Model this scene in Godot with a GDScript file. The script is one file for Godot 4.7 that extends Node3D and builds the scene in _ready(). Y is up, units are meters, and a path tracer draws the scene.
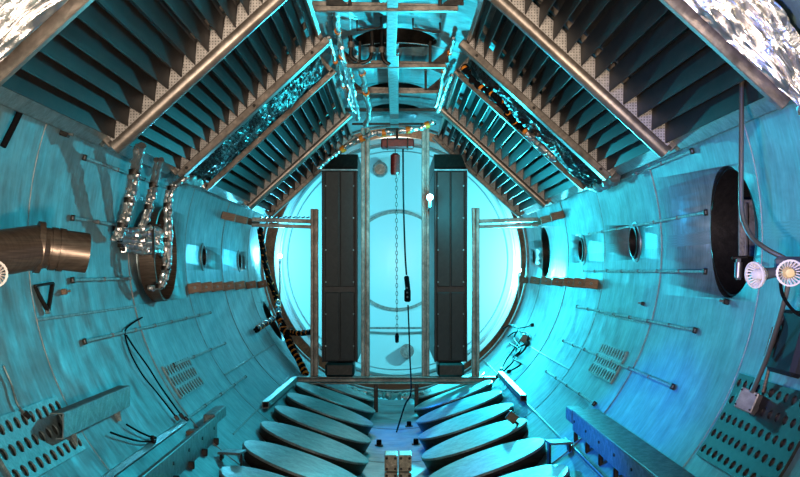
extends Node3D
# The inside of a big horizontal steel vacuum chamber.  Metres, y up; the chamber axis runs along -z.

const R := 2.3            # inner radius of the chamber
const EYE := 2.11         # camera height above the chamber bottom
const F := 950.0          # focal length in pixels of an 800 x 477 picture
const VX := 395.0         # where the chamber axis direction meets the picture
const VY := 270.0
const UP_L := Vector2(-2.01, 3.00)   # lower end of a louvre rack in the cross-section (x, y)
const UP_U := Vector2(-0.667, 4.23)  # upper end
const END := 16.4         # far rim of the chamber

var rng := RandomNumberGenerator.new()
var M := {}
var T := {}
var taken := {}

# ------------------------------------------------------------------ places
func at(px: float, py: float, d: float) -> Vector3:
	return Vector3((px - VX) / F * d, EYE - (py - VY) / F * d, -d)

func wall_hit(px: float, py: float) -> Vector2:      # (angle from the bottom, depth) where the wall is met
	var dx := (px - VX) / F
	var dy := -(py - VY) / F
	var c := R - EYE
	var a := dx * dx + dy * dy
	var b := -2.0 * dy * c
	var k := c * c - R * R
	var d := (-b + sqrt(b * b - 4.0 * a * k)) / (2.0 * a)
	return Vector2(atan2(dx * d, -(dy * d - c)), d)

func on_wall(th: float, d: float, off := 0.0) -> Vector3:
	return Vector3(sin(th) * (R - off), R - cos(th) * (R - off), -d)

func wall_frame(th: float, d: float, off := 0.0) -> Transform3D:   # x round the wall, y inwards, z towards the camera
	return Transform3D(Basis(Vector3(cos(th), sin(th), 0), Vector3(-sin(th), cos(th), 0), Vector3(0, 0, 1)), on_wall(th, d, off))

func wp(px: float, py: float, off := 0.0) -> Vector3:
	var h := wall_hit(px, py)
	return on_wall(h.x, h.y, off)

func rack_point(side: float, s: float, t: float, d: float) -> Vector3:   # s up along the rack, t outwards
	var u := (UP_U - UP_L).normalized()
	var n := Vector2(-u.y, u.x)
	var p := UP_L + u * s + n * t
	return Vector3(p.x * -side, p.y, -d)

func reach(s: float) -> float:      # how far outwards a rack may go at s before it meets the wall
	var u := (UP_U - UP_L).normalized()
	var n := Vector2(-u.y, u.x)
	var p := UP_L + u * s - Vector2(0, R)
	var b := p.dot(n)
	return maxf(0.02, -b + sqrt(maxf(0.0, b * b + 2.25 * 2.25 - p.length_squared())))

# ------------------------------------------------------------------ nodes
func numbered(called: String) -> String:
	if not taken.has(called):
		taken[called] = 0
		return called
	taken[called] += 1
	return "%s_%03d" % [called, taken[called]]

func tag(o: Node3D, label: String, category: String, group := "", kind := "") -> Node3D:
	o.set_meta("label", label)
	o.set_meta("category", category)
	if group: o.set_meta("group", group)
	if kind: o.set_meta("kind", kind)
	return o

func thing(called: String, label: String, category: String, where := Vector3.ZERO, group := "") -> Node3D:
	var o := Node3D.new()
	o.name = numbered(called)
	add_child(o, true)
	o.position = where
	tag(o, label, category, group)
	return o

func put(called: String, mesh: Mesh, mat: Material, parent: Node3D, xf := Transform3D.IDENTITY) -> MeshInstance3D:   # xf is in the world
	var o := MeshInstance3D.new()
	o.mesh = mesh
	o.material_override = mat
	if parent == self:
		o.name = numbered(called)
	else:
		o.name = called
	parent.add_child(o, true)
	o.transform = parent.global_transform.affine_inverse() * xf
	return o

func obj(called: String, st: SurfaceTool, mat: Material, parent: Node3D, xf := Transform3D.IDENTITY) -> MeshInstance3D:
	return put(called, done(st), mat, parent, xf)

# ------------------------------------------------------------------ shapes
func mb() -> SurfaceTool:
	var st := SurfaceTool.new()
	st.begin(Mesh.PRIMITIVE_TRIANGLES)
	return st

func done(st: SurfaceTool) -> ArrayMesh:
	st.generate_normals()
	return st.commit()

func tri(st: SurfaceTool, a: Vector3, b: Vector3, c: Vector3) -> void:     # counter-clockwise seen from outside
	st.add_vertex(a); st.add_vertex(c); st.add_vertex(b)

func quad(st: SurfaceTool, a: Vector3, b: Vector3, c: Vector3, d: Vector3) -> void:
	tri(st, a, b, c); tri(st, a, c, d)

func out_tri(st: SurfaceTool, o: Vector3, a: Vector3, b: Vector3, c: Vector3) -> void:
	if (b - a).cross(c - a).dot((a + b + c) / 3.0 - o) >= 0.0:
		tri(st, a, b, c)
	else:
		tri(st, a, c, b)

func add_box(st: SurfaceTool, xf: Transform3D, size: Vector3, bev := 0.006) -> void:
	st.set_smooth_group(-1)
	var h := size / 2.0
	bev = minf(bev, minf(h.x, minf(h.y, h.z)) * 0.6)
	var g := func(ax: int, s: Vector3) -> Vector3:
		var v := Vector3.ZERO
		for k in 3:
			v[k] = s[k] * (h[k] if k == ax else h[k] - bev)
		return xf * v
	var o := xf.origin
	for ax in 3:
		var b := (ax + 1) % 3
		var c := (ax + 2) % 3
		for s in [-1.0, 1.0]:
			var q := []
			for e in [[-1.0, -1.0], [1.0, -1.0], [1.0, 1.0], [-1.0, 1.0]]:
				var v := Vector3.ZERO
				v[ax] = s; v[b] = e[0]; v[c] = e[1]
				q.append(g.call(ax, v))
			out_tri(st, o, q[0], q[1], q[2]); out_tri(st, o, q[0], q[2], q[3])
			for s2 in [-1.0, 1.0]:
				var v1 := Vector3.ZERO
				v1[ax] = s; v1[b] = s2; v1[c] = -1.0
				var v2 := v1
				v2[c] = 1.0
				var p := [g.call(ax, v1), g.call(ax, v2), g.call(b, v2), g.call(b, v1)]
				out_tri(st, o, p[0], p[1], p[2]); out_tri(st, o, p[0], p[2], p[3])
	for sx in [-1.0, 1.0]:
		for sy in [-1.0, 1.0]:
			for sz in [-1.0, 1.0]:
				var v := Vector3(sx, sy, sz)
				out_tri(st, o, g.call(0, v), g.call(1, v), g.call(2, v))

func along(a: Vector3, b: Vector3, up := Vector3.UP) -> Transform3D:     # z from a to b, origin in the middle
	var z := (b - a).normalized()
	if absf(z.dot(up.normalized())) > 0.98:
		up = Vector3(1, 0, 0) if absf(z.x) < 0.9 else Vector3(0, 0, 1)
	var x := up.cross(z).normalized()
	return Transform3D(Basis(x, z.cross(x), z), (a + b) / 2.0)

func add_bar(st: SurfaceTool, a: Vector3, b: Vector3, w: float, h: float, up := Vector3.UP, bev := 0.005) -> void:
	add_box(st, along(a, b, up), Vector3(w, h, a.distance_to(b)), bev)

func add_tube(st: SurfaceTool, pts: Array, r: float, sides := 10, caps := true, radii: Array = []) -> void:
	st.set_smooth_group(1)
	var rings := []
	var x := Vector3.ZERO
	for i in pts.size():
		var t: Vector3 = (pts[mini(i + 1, pts.size() - 1)] - pts[maxi(i - 1, 0)]).normalized()
		if i == 0:
			x = t.cross(Vector3(0.31, 0.2, 0.9)).normalized()
		x = (x - t * x.dot(t)).normalized()
		var y := t.cross(x)
		var ring := []
		var rr: float = radii[i] if radii else r
		for k in sides:
			var a := TAU * k / sides
			ring.append(pts[i] + (x * cos(a) + y * sin(a)) * rr)
		rings.append(ring)
	for i in pts.size() - 1:
		for k in sides:
			var j := (k + 1) % sides
			quad(st, rings[i][k], rings[i][j], rings[i + 1][j], rings[i + 1][k])
	if caps:
		st.set_smooth_group(-1)
		for k in sides:
			var j := (k + 1) % sides
			tri(st, pts[0], rings[0][j], rings[0][k])
			tri(st, pts[-1], rings[-1][k], rings[-1][j])

func add_lathe(st: SurfaceTool, xf: Transform3D, prof: Array, sides := 32, smooth := false, closed := false) -> void:   # profile of (radius, y), outside to the right when going up
	var n := prof.size()
	for i in (n if closed else n - 1):
		var p: Vector2 = prof[i]
		var q: Vector2 = prof[(i + 1) % n]
		st.set_smooth_group(1 if smooth else i + 2)
		for k in sides:
			var a := TAU * k / sides
			var b := TAU * (k + 1) / sides
			var va := xf * Vector3(cos(a) * p.x, p.y, -sin(a) * p.x)
			var vb := xf * Vector3(cos(b) * p.x, p.y, -sin(b) * p.x)
			var wa := xf * Vector3(cos(a) * q.x, q.y, -sin(a) * q.x)
			var wb := xf * Vector3(cos(b) * q.x, q.y, -sin(b) * q.x)
			if p.x > 0.0001: tri(st, va, vb, wb if q.x > 0.0001 else wa)
			if q.x > 0.0001: tri(st, va, wb, wa)

func smooth_path(pts: Array, n := 6) -> Array:
	var c := Curve3D.new()
	for i in pts.size():
		var t: Vector3 = (pts[mini(i + 1, pts.size() - 1)] - pts[maxi(i - 1, 0)]) / 6.0
		c.add_point(pts[i], -t, t)
	var out := []
	for i in pts.size() - 1:
		for k in n:
			out.append(c.sample(i, float(k) / n))
	out.append(pts[-1])
	return out

func foil_path(pts: Array, r: float, n: int, jag := 0.35) -> SurfaceTool:     # a foil-wrapped cable: crinkled, facetted
	var sm := smooth_path(pts, n)
	var rad := []
	for p in sm:
		rad.append(r * rng.randf_range(1.0 - jag, 1.0 + jag))
	var st := mb()
	for i in sm.size():
		sm[i] += Vector3(rng.randf_range(-1, 1), rng.randf_range(-1, 1), rng.randf_range(-1, 1)) * r * 0.25
	add_tube(st, sm, r, 9, true, rad)
	return st

func facetted(st: SurfaceTool) -> ArrayMesh:
	var st2 := SurfaceTool.new()
	st2.begin(Mesh.PRIMITIVE_TRIANGLES)
	st2.set_smooth_group(-1)
	var arr := st.commit_to_arrays()
	for v in arr[Mesh.ARRAY_VERTEX]:
		st2.add_vertex(v)
	st2.generate_normals()
	return st2.commit()

# ------------------------------------------------------------------ textures and materials
func paint(w: int, h: int, f: Callable) -> ImageTexture:
	var im := Image.create(w, h, false, Image.FORMAT_RGB8)
	for y in h:
		for x in w:
			im.set_pixel(x, y, f.call(x / float(w), y / float(h)))
	im.generate_mipmaps()
	return ImageTexture.create_from_image(im)

func noise(seed_: int, freq: float, oct := 4) -> FastNoiseLite:
	var n := FastNoiseLite.new()
	n.seed = seed_
	n.frequency = freq
	n.noise_type = FastNoiseLite.TYPE_SIMPLEX_SMOOTH
	n.fractal_octaves = oct
	return n

func make_textures() -> void:
	var n1 := noise(3, 1.0, 5)
	var n2 := noise(11, 1.0, 4)
	var n3 := noise(23, 1.0, 3)
	# rolled steel: long streaks round the wall (u), blotches and rubbed marks; closed in u and v
	T.wall = paint(640, 512, func(u: float, v: float) -> Color:
		var cu := cos(u * TAU); var su := sin(u * TAU)
		var streak := n1.get_noise_3d(cu * 0.75, su * 0.75, v * 13.0)
		var fine := n3.get_noise_3d(cu * 2.2, su * 2.2, v * 60.0)
		var blot := n2.get_noise_3d(cu * 2.0 + 9.0, su * 2.0, v * 5.0)
		var speck := n3.get_noise_3d(cu * 9.0, su * 9.0, v * 40.0 + 50.0)
		var k := 0.86 + 0.10 * streak + 0.09 * fine + 0.08 * blot
		k += 0.04 * speck
		k = clampf(k, 0.2, 1.0)
		return Color(k, k * 0.995, k * 0.985))
	T.wall_rough = paint(320, 256, func(u: float, v: float) -> Color:
		var cu := cos(u * TAU); var su := sin(u * TAU)
		var k := 0.50 + 0.12 * n2.get_noise_3d(cu * 1.6, su * 1.6 + 4.0, v * 8.0) + 0.12 * n1.get_noise_3d(cu, su, v * 30.0)
		return Color(k, k, k))
	T.grime = paint(384, 384, func(u: float, v: float) -> Color:
		var cu := cos(u * TAU); var su := sin(u * TAU); var cv := cos(v * TAU); var sv := sin(v * TAU)
		var a := n1.get_noise_3d(cu * 1.1 + cv * 0.7, su * 1.1 + sv * 0.9, cv * 1.1 - su * 0.4)
		var b := n2.get_noise_3d(cu * 5.0 + sv * 3.0, su * 5.0 + cv * 4.0, sv * 5.0)
		var k := clampf(0.80 + 0.28 * a + 0.18 * b, 0.25, 1.0)
		return Color(k, k * 0.98, k * 0.95))
	T.grain = paint(256, 256, func(u: float, v: float) -> Color:
		var cu := cos(u * TAU); var su := sin(u * TAU); var cv := cos(v * TAU); var sv := sin(v * TAU)
		var a := n3.get_noise_3d(cu * 0.7 + cv * 6.0, su * 0.7 + sv * 6.0, cv * 8.0)
		var k := clampf(0.78 + 0.3 * a, 0.3, 1.0)
		return Color(k, k * 0.97, k * 0.93))
	T.speck = paint(256, 256, func(u: float, v: float) -> Color:
		var gx := fposmod(u * 22.0, 1.0) - 0.5; var gy := fposmod(v * 22.0, 1.0) - 0.5
		var k := 0.92 + 0.15 * n2.get_noise_2d(u * 9.0, v * 9.0)
		if gx * gx + gy * gy < 0.055: k *= 0.55
		return Color(k, k, k))
	var nn := noise(40, 0.02, 4)
	var tx := NoiseTexture2D.new()
	tx.width = 512; tx.height = 512; tx.seamless = true; tx.as_normal_map = true; tx.bump_strength = 9.0
	nn.noise_type = FastNoiseLite.TYPE_CELLULAR
	nn.fractal_octaves = 3
	tx.noise = nn
	T.crinkle = tx
	# quilted netting over the insulation foil
	var qi := Image.create(256, 256, false, Image.FORMAT_RGB8)
	for y in 256:
		for x in 256:
			var gx := fposmod(x / 256.0 * 24.0, 1.0); var gy := fposmod(y / 256.0 * 24.0, 1.0)
			var hgt := pow(sin(gx * PI) * sin(gy * PI), 0.5) + 0.25 * n1.get_noise_2d(x * 0.03, y * 0.03)
			qi.set_pixel(x, y, Color(hgt * 0.7, hgt * 0.7, hgt * 0.7))
	qi.bump_map_to_normal_map(5.0)
	T.quilt = ImageTexture.create_from_image(qi)

func mat(called: String, c: Color, metal: float, rough: float, tex := "", scale := 1.0) -> StandardMaterial3D:
	var m := StandardMaterial3D.new()
	m.resource_name = called
	m.albedo_color = c
	m.metallic = metal
	m.roughness = rough
	if tex:
		m.albedo_texture = T[tex]
		m.uv1_triplanar = true
		m.uv1_world_triplanar = true
		m.uv1_scale = Vector3.ONE * scale
	M[called] = m
	return m

func make_materials() -> void:
	var w := mat("wall", Color(0.50, 0.63, 0.65), 0.45, 1.0)
	w.albedo_texture = T.wall
	w.roughness_texture = T.wall_rough
	w.uv1_scale = Vector3(5, 1, 1)
	mat("door", Color(0.72, 0.80, 0.81), 0.35, 0.38)
	mat("seam", Color(0.62, 0.62, 0.62), 0.5, 0.5, "grime", 2.0)
	mat("rail", Color(0.60, 0.60, 0.60), 0.5, 0.5, "grime", 2.0)
	mat("steel", Color(0.80, 0.78, 0.75), 0.75, 0.38, "grime", 1.3)
	mat("steel_plain", Color(0.52, 0.61, 0.63), 0.45, 0.42, "grime", 2.0)
	mat("frame", Color(0.60, 0.57, 0.54), 0.6, 0.36, "grime", 0.7)
	mat("post", Color(0.62, 0.59, 0.56), 0.4, 0.45, "grime", 0.6)
	mat("louvre", Color(0.165, 0.135, 0.115), 0.2, 0.5, "grime", 1.1)
	mat("black", Color(0.05, 0.05, 0.052), 0.2, 0.6, "grime", 1.0)
	mat("endplate", Color(0.70, 0.68, 0.65), 0.2, 0.6, "speck", 2.2)
	mat("brown_steel", Color(0.50, 0.45, 0.41), 0.6, 0.36, "grain", 1.5)
	mat("dark_steel", Color(0.22, 0.205, 0.19), 0.6, 0.42, "grime", 2.0)
	mat("column", Color(0.115, 0.118, 0.11), 0.3, 0.5, "grime", 1.8)
	mat("column_trim", Color(0.085, 0.10, 0.105), 0.5, 0.4, "grime", 1.8)
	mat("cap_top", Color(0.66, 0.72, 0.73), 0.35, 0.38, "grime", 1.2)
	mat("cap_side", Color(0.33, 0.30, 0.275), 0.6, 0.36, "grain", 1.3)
	mat("cable", Color(0.05, 0.05, 0.055), 0.0, 0.85).metallic_specular = 0.2
	mat("orange", Color(0.85, 0.5, 0.12), 0.1, 0.5)
	mat("tan", Color(0.62, 0.52, 0.44), 0.1, 0.6, "grain", 3.0)
	mat("tan_light", Color(0.84, 0.76, 0.66), 0.1, 0.5, "grime", 3.0)
	mat("red", Color(0.48, 0.12, 0.11), 0.1, 0.45, "grime", 3.0)
	mat("white_plastic", Color(0.84, 0.80, 0.77), 0.0, 0.45)
	mat("grey_plastic", Color(0.3, 0.3, 0.31), 0.0, 0.5)
	mat("amber", Color(0.85, 0.74, 0.5), 0.0, 0.3)
	mat("conduit", Color(0.55, 0.52, 0.49), 0.85, 0.32)
	mat("hall", Color(0.62, 0.57, 0.52), 0.0, 0.8, "grime", 0.5)
	mat("hall_floor", Color(0.4, 0.39, 0.38), 0.0, 0.7, "grime", 0.5)
	var f := mat("foil", Color(0.90, 0.88, 0.86), 0.95, 0.30)
	f.normal_enabled = true
	f.normal_texture = T.crinkle
	f.normal_scale = 0.8
	f.uv1_triplanar = true
	f.uv1_world_triplanar = true
	f.uv1_scale = Vector3.ONE * 2.5
	var q := mat("quilt", Color(0.32, 0.31, 0.30), 0.85, 0.28)
	q.normal_enabled = true
	q.normal_texture = T.quilt
	q.normal_scale = 1.2
	q.uv1_triplanar = true
	q.uv1_world_triplanar = true
	q.uv1_scale = Vector3.ONE * 1.3
	var g := mat("bulb", Color(1, 1, 1), 0.0, 0.4)
	g.emission_enabled = true
	g.emission = Color(0.75, 0.97, 1.0)
	g.emission_energy_multiplier = 9.0
	var hg := mat("hall_glow", Color(1, 1, 1), 0.0, 0.4)
	hg.emission_enabled = true
	hg.emission = Color(1.0, 0.82, 0.66)
	hg.emission_energy_multiplier = 3.0

# ------------------------------------------------------------------ lights
const CYAN := Color(0.19, 0.90, 1.0)

func omni(called: String, p: Vector3, c: Color, e: float, size := 0.04) -> OmniLight3D:
	var l := OmniLight3D.new()
	l.name = called
	l.light_color = c
	l.light_energy = e
	l.light_size = size
	l.omni_range = 40.0
	l.omni_attenuation = 2.0
	l.shadow_enabled = true
	add_child(l, true)
	l.position = p
	return l

func spot(called: String, p: Vector3, to: Vector3, c: Color, e: float, angle: float, size := 0.1) -> SpotLight3D:
	var l := SpotLight3D.new()
	l.name = called
	l.light_color = c
	l.light_energy = e
	l.light_size = size
	l.spot_range = 40.0
	l.spot_attenuation = 2.0
	l.spot_angle = angle
	l.spot_angle_attenuation = 0.6
	l.shadow_enabled = true
	add_child(l, true)
	l.look_at_from_position(p, to, Vector3.UP)
	return l

func lights() -> void:
	# the lamp on the inner post, and the floodlights in the gap between the rim and the door
	omni("post_light", at(430, 197, 13.0), CYAN, 5.0)
	omni("gap_light", at(280, 256, 17.5), Color(0.42, 0.88, 1.0), 6.5)
	omni("gap_light", at(519, 270, 17.5), Color(0.45, 0.93, 1.0), 15.0)
	spot("gap_flood", at(519, 270, 17.4), Vector3(-2.1, 1.1, -10.5), CYAN, 310.0, 36.0, 0.12)
	spot("gap_flood", at(281, 256, 17.4), Vector3(2.0, 1.6, -10.0), Color(0.22, 0.82, 1.0), 3.0, 62.0, 0.12)
	# blue lamps: by the open end, and low on the left wall
	spot("blue_light", Vector3(-1.2, 2.6, -1.0), at(790, 215, 6.0), Color(0.0, 0.42, 1.0), 24.0, 17.0)
	spot("blue_light", Vector3(-1.7, 1.4, -11.0), Vector3(1.5, 0.68, -7.9), Color(0.0, 0.45, 1.0), 34.0, 12.0)
	spot("blue_light", Vector3(-0.6, 1.3, -13.2), Vector3(0.7, 0.3, -12.2), Color(0.05, 0.5, 1.0), 5.0, 40.0)
	# a flood low on the left that washes the right wall round the big port
	spot("wall_flood", Vector3(-1.9, 1.45, -9.9), Vector3(2.3, 2.45, -7.0), Color(0.12, 0.74, 1.0), 9.0, 24.0, 0.3)
	# warm floodlights standing by the open end, turned up at the racks
	for x in [-1.6, 1.6]:
		spot("warm_flood", Vector3(x, 1.0, 0.5), Vector3(-x * 0.8, 3.75, -6.0), Color(1.0, 0.90, 0.81), 46.0, 25.0, 0.25)
	# the hall behind the camera
	omni("hall_far_light", Vector3(0, 6.4, -21.0), Color(1.0, 0.9, 0.8), 9.0, 0.5)
	var a := AreaLight3D.new()
	a.name = "hall_light"
	a.light_color = Color(1.0, 0.93, 0.87)
	a.light_energy = 42.0
	a.area_size = Vector2(3.0, 1.2)
	a.area_range = 40.0
	a.area_attenuation = 2.0
	a.shadow_enabled = true
	add_child(a, true)
	a.look_at_from_position(Vector3(0, 2.6, 6.9), Vector3(0, 2.9, -8), Vector3.UP)

func camera_and_world() -> void:
	var c := Camera3D.new()
	c.name = "camera"
	c.projection = Camera3D.PROJECTION_FRUSTUM
	c.near = 0.1
	c.far = 100.0
	c.size = 477.0 / F * c.near
	c.frustum_offset = Vector2((400.0 - VX) / F, (VY - 238.5) / F) * c.near
	add_child(c, true)
	c.position = Vector3(0, EYE, 0)
	c.current = true
	var we := WorldEnvironment.new()
	we.name = "world"
	var e := Environment.new()
	e.background_mode = Environment.BG_COLOR
	e.background_color = Color(0, 0, 0)
	e.tonemap_mode = Environment.TONE_MAPPER_LINEAR
	e.tonemap_exposure = 1.08
	e.sdfgi_enabled = true
	e.ssao_enabled = true
	e.ssil_enabled = true
	we.environment = e
	add_child(we, true)

# ------------------------------------------------------------------ the shell
var ports := []      # [angle, depth, radius]

func build_shell() -> void:
	var w := Node3D.new()
	w.name = "wall_chamber"
	add_child(w, true)
	w.set_meta("kind", "structure")
	w.set_meta("label", "curved steel chamber wall of welded ring courses with round ports")
	var cuts := [-0.6, 1.6, 3.8, 5.95, 8.2, 10.4, 12.6, 14.8, END]
	for i in cuts.size() - 1:
		var a: float = cuts[i]
		var b: float = cuts[i + 1]
		var tip := CSGCylinder3D.new()
		tip.name = "shell_course"
		tip.radius = R + 0.10
		tip.height = b - a
		tip.sides = 144
		tip.material = M.wall
		w.add_child(tip, true)
		tip.transform = Transform3D(Basis(Vector3(1, 0, 0), PI / 2), Vector3(0, R, -(a + b) / 2))
		var inner := CSGCylinder3D.new()
		inner.name = "bore"
		inner.operation = CSGShape3D.OPERATION_SUBTRACTION
		inner.radius = R + (0.004 if i % 2 else 0.0)
		inner.height = b - a + (0.0 if false else 0.2)
		inner.sides = 144
		inner.material = M.wall
		tip.add_child(inner, true)
		for p in ports:
			if p[1] + p[2] > a and p[1] - p[2] < b:
				var h := CSGCylinder3D.new()
				h.name = "hole"
				h.operation = CSGShape3D.OPERATION_SUBTRACTION
				h.radius = p[2]
				h.height = 0.8
				h.sides = 40
				h.material = M.dark_steel
				tip.add_child(h, true)
				h.transform = tip.transform.affine_inverse() * wall_frame(p[0], p[1])
	for d in [5.95, 8.2, 10.4, 12.6, 14.8]:
		var st := mb()
		ring_strip(st, d, 0.018, 0.003, 0.0, TAU)
		obj("weld_seam", st, M.seam, w)
	# seams along the wall
	for s in [[0.72, 5.95, END], [-0.72, 8.9, END], [1.9, 3.8, 8.2], [-2.0, 3.8, 8.2], [2.2, 8.2, 12.6], [-1.35, 5.95, 8.2], [1.28, 8.2, 10.4], [-0.95, 10.4, 14.8], [0.98, 10.4, 14.8]]:
		var st := mb()
		var xf := wall_frame(s[0], (s[1] + s[2]) / 2, 0.002)
		add_box(st, xf, Vector3(0.018, 0.008, s[2] - s[1]), 0.003)
		obj("weld_seam", st, M.seam, w)
	# rim flange at the far end
	var rf := mb()
	add_lathe(rf, Transform3D(Basis(Vector3(1, 0, 0), PI / 2), Vector3(0, R, -END)), [Vector2(R - 0.03, -0.06), Vector2(R + 0.2, -0.06), Vector2(R + 0.2, 0.06), Vector2(R - 0.03, 0.06)], 120, false, true)
	obj("rim_flange", rf, M.rail, w)

func ring_strip(st: SurfaceTool, d: float, w: float, h: float, a0: float, a1: float) -> void:
	var n := 120
	st.set_smooth_group(-1)
	for k in n:
		var a := lerpf(a0, a1, k / float(n))
		var b := lerpf(a0, a1, (k + 1) / float(n))
		var p := [on_wall(a, d - w / 2, -0.004), on_wall(a, d - w / 4, h), on_wall(a, d + w / 4, h), on_wall(a, d + w / 2, -0.004)]
		var q := [on_wall(b, d - w / 2, -0.004), on_wall(b, d - w / 4, h), on_wall(b, d + w / 4, h), on_wall(b, d + w / 2, -0.004)]
		for j in 3:
			quad(st, p[j], q[j], q[j + 1], p[j + 1])

func port(px: float, py: float, radius: float, depth: float, lip: float, label: String, angle := 99.0, d := 0.0) -> Node3D:
	var h := wall_hit(px, py)
	if angle < 90.0:
		h = Vector2(angle, d)
	ports.append([h.x, h.y, radius])
	var xf := wall_frame(h.x, h.y)
	var t := thing("port", label, "port", xf.origin)
	var st := mb()
	var r0 := radius - 0.004
	var r1 := radius - 0.022
	add_lathe(st, xf, [Vector2(r0, -depth), Vector2(r0, lip), Vector2(r1, lip + 0.004), Vector2(r1, -depth)], 48)
	obj("neck", st, M.brown_steel if lip > 0.1 else M.dark_steel, t)
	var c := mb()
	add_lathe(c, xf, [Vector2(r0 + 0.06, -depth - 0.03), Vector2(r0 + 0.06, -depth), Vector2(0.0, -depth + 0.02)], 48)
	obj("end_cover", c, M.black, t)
	if lip > 0.004:
		var f := mb()
		add_lathe(f, xf, [Vector2(radius + 0.002, -0.02), Vector2(radius + 0.045, -0.02), Vector2(radius + 0.035, 0.012), Vector2(radius + 0.002, 0.016)], 48, false, true)
		obj("weld_ring", f, M.steel_plain, t)
	return t

func build_ports() -> void:
	port(732, 232, 0.45, 0.75, 0.0, "large open dark port in the near right wall behind the grey conduit")
	port(150, 254, 0.45, 0.5, 0.15, "large port with a deep brown collar in the left wall, foil cables running into it")
	port(636, 242, 0.16, 0.35, 0.03, "small dark port in the right wall next to the large open port")
	port(583, 250, 0.15, 0.35, 0.03, "small dark port in the right wall, second from the large near port")
	port(546, 253, 0.40, 0.4, 0.0, "large dark port far down the right wall beside the support arm")
	port(534, 257, 0.13, 0.3, 0.0, "tiny dark port in the right wall closest to the far rim")
	port(203, 257, 0.13, 0.35, 0.01, "small dark port in the left wall just past the foil cables")
	port(239, 261, 0.13, 0.35, 0.01, "small dark port in the left wall nearest the far lamp")
	port(272, 322, 0.36, 0.4, 0.0, "dark port low on the left wall behind the orange flecked cable")
	port(0, 0, 0.45, 0.5, 0.0, "dark ceiling port with bent pipes inside, nearest of the ceiling ports", PI, 10.2)
	port(0, 0, 0.41, 0.5, 0.0, "middle dark ceiling port behind the second cross beam", PI, 13.0)
	port(0, 0, 0.41, 0.5, 0.0, "dark ceiling port deepest in the chamber, above the hoist", PI, 14.6)

func build_hall() -> void:
	var spec := [
		["floor", Vector3(0, -0.75, -8), Vector3(14, 0.3, 38), "hall_floor"],
		["ceiling", Vector3(0, 7.15, -8), Vector3(14, 0.3, 38), "hall"],
		["wall_left", Vector3(-7.15, 3.2, -8), Vector3(0.3, 8, 38), "hall"],
		["wall_right", Vector3(7.15, 3.2, -8), Vector3(0.3, 8, 38), "hall"],
		["wall_far", Vector3(0, 3.2, -24.2), Vector3(14, 8, 0.3), "hall"],
		["wall_near", Vector3(0, 3.2, 8.2), Vector3(14, 8, 0.3), "hall"]]
	for s in spec:
		var st := mb()
		add_box(st, Transform3D(Basis(), s[1]), s[2], 0.01)
		var o := obj(s[0], st, M[s[3]], self)
		o.set_meta("kind", "structure")

func build_door() -> void:
	# big dished door, rolled back from the far rim
	var dd := 18.8
	var t := Node3D.new()
	t.name = "door_1"
	add_child(t, true)
	t.position = Vector3(0.05, R - 0.0, -dd)
	t.set_meta("kind", "structure")
	t.set_meta("label", "domed steel chamber door standing open beyond the far rim")
	var xf := Transform3D(Basis(Vector3(1, 0, 0), PI / 2), t.position)     # y towards the camera
	var dish := mb()
	var prof := []
	for k in 25:
		var r := lerpf(2.16, 0.0, k / 24.0)
		prof.append(Vector2(r, -0.62 + 0.62 * pow(r / 2.16, 2.0) - 0.02))
	add_lathe(dish, xf, prof, 96, true)
	obj("dish", dish, M.door, t)
	var fl := mb()
	add_lathe(fl, xf, [Vector2(2.10, -0.20), Vector2(2.44, -0.20), Vector2(2.44, 0.06), Vector2(2.42, 0.10), Vector2(2.33, 0.10), Vector2(2.33, -0.02), Vector2(2.29, -0.02), Vector2(2.29, 0.08), Vector2(2.25, 0.10), Vector2(2.19, 0.06), Vector2(2.17, -0.06), Vector2(2.10, -0.09)], 96, false, true)
	obj("door_flange", fl, M.door, t)
	var cr := mb()
	add_lathe(cr, xf, [Vector2(0.96, -0.50), Vector2(1.02, -0.49), Vector2(1.02, -0.46), Vector2(0.96, -0.47)], 72, false, true)
	obj("crown_seam", cr, M.seam, t)
	var ph := mb()
	var pc := Transform3D(Basis(Vector3(1, 0, 0), PI / 2), at(380, 169, 18.82))
	add_lathe(ph, pc, [Vector2(0.11, -0.25), Vector2(0.15, -0.25), Vector2(0.15, 0.02), Vector2(0.11, 0.02)], 32, false, true)
	obj("viewport_ring", ph, M.steel_plain, t)
	var pg := mb()
	add_lathe(pg, pc, [Vector2(0.11, -0.12), Vector2(0.11, -0.05), Vector2(0.0, -0.05)], 32)
	obj("viewport_glass", pg, M.steel, t)
	var br := mb()
	add_bar(br, at(290, 328, 19.0), at(505, 328, 19.0), 0.05, 0.04)
	obj("door_bar", br, M.steel_plain, t)
	var hb := mb()
	add_tube(hb, [at(407, 351, 18.75), at(407, 351, 19.0)], 0.14, 24)
	obj("door_boss", hb, M.steel_plain, t)

# ------------------------------------------------------------------ louvre racks
var rack_len := (UP_U - UP_L).length()

func add_loop(st: SurfaceTool, side: float, d: float, t0: float, t1: float, w: float, h: float) -> void:
	var a := rack_point(side, 0, t0, d)
	var b := rack_point(side, rack_len, t0, d)
	var c := rack_point(side, rack_len, minf(t1, reach(rack_len)), d)
	var e := rack_point(side, 0, minf(t1, reach(0)), d)
	var zz := Vector3(0, 0, 1)
	add_bar(st, b, c, w, h, zz); add_bar(st, a, e, w, h, zz); add_bar(st, e, c, w, h, zz)

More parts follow.
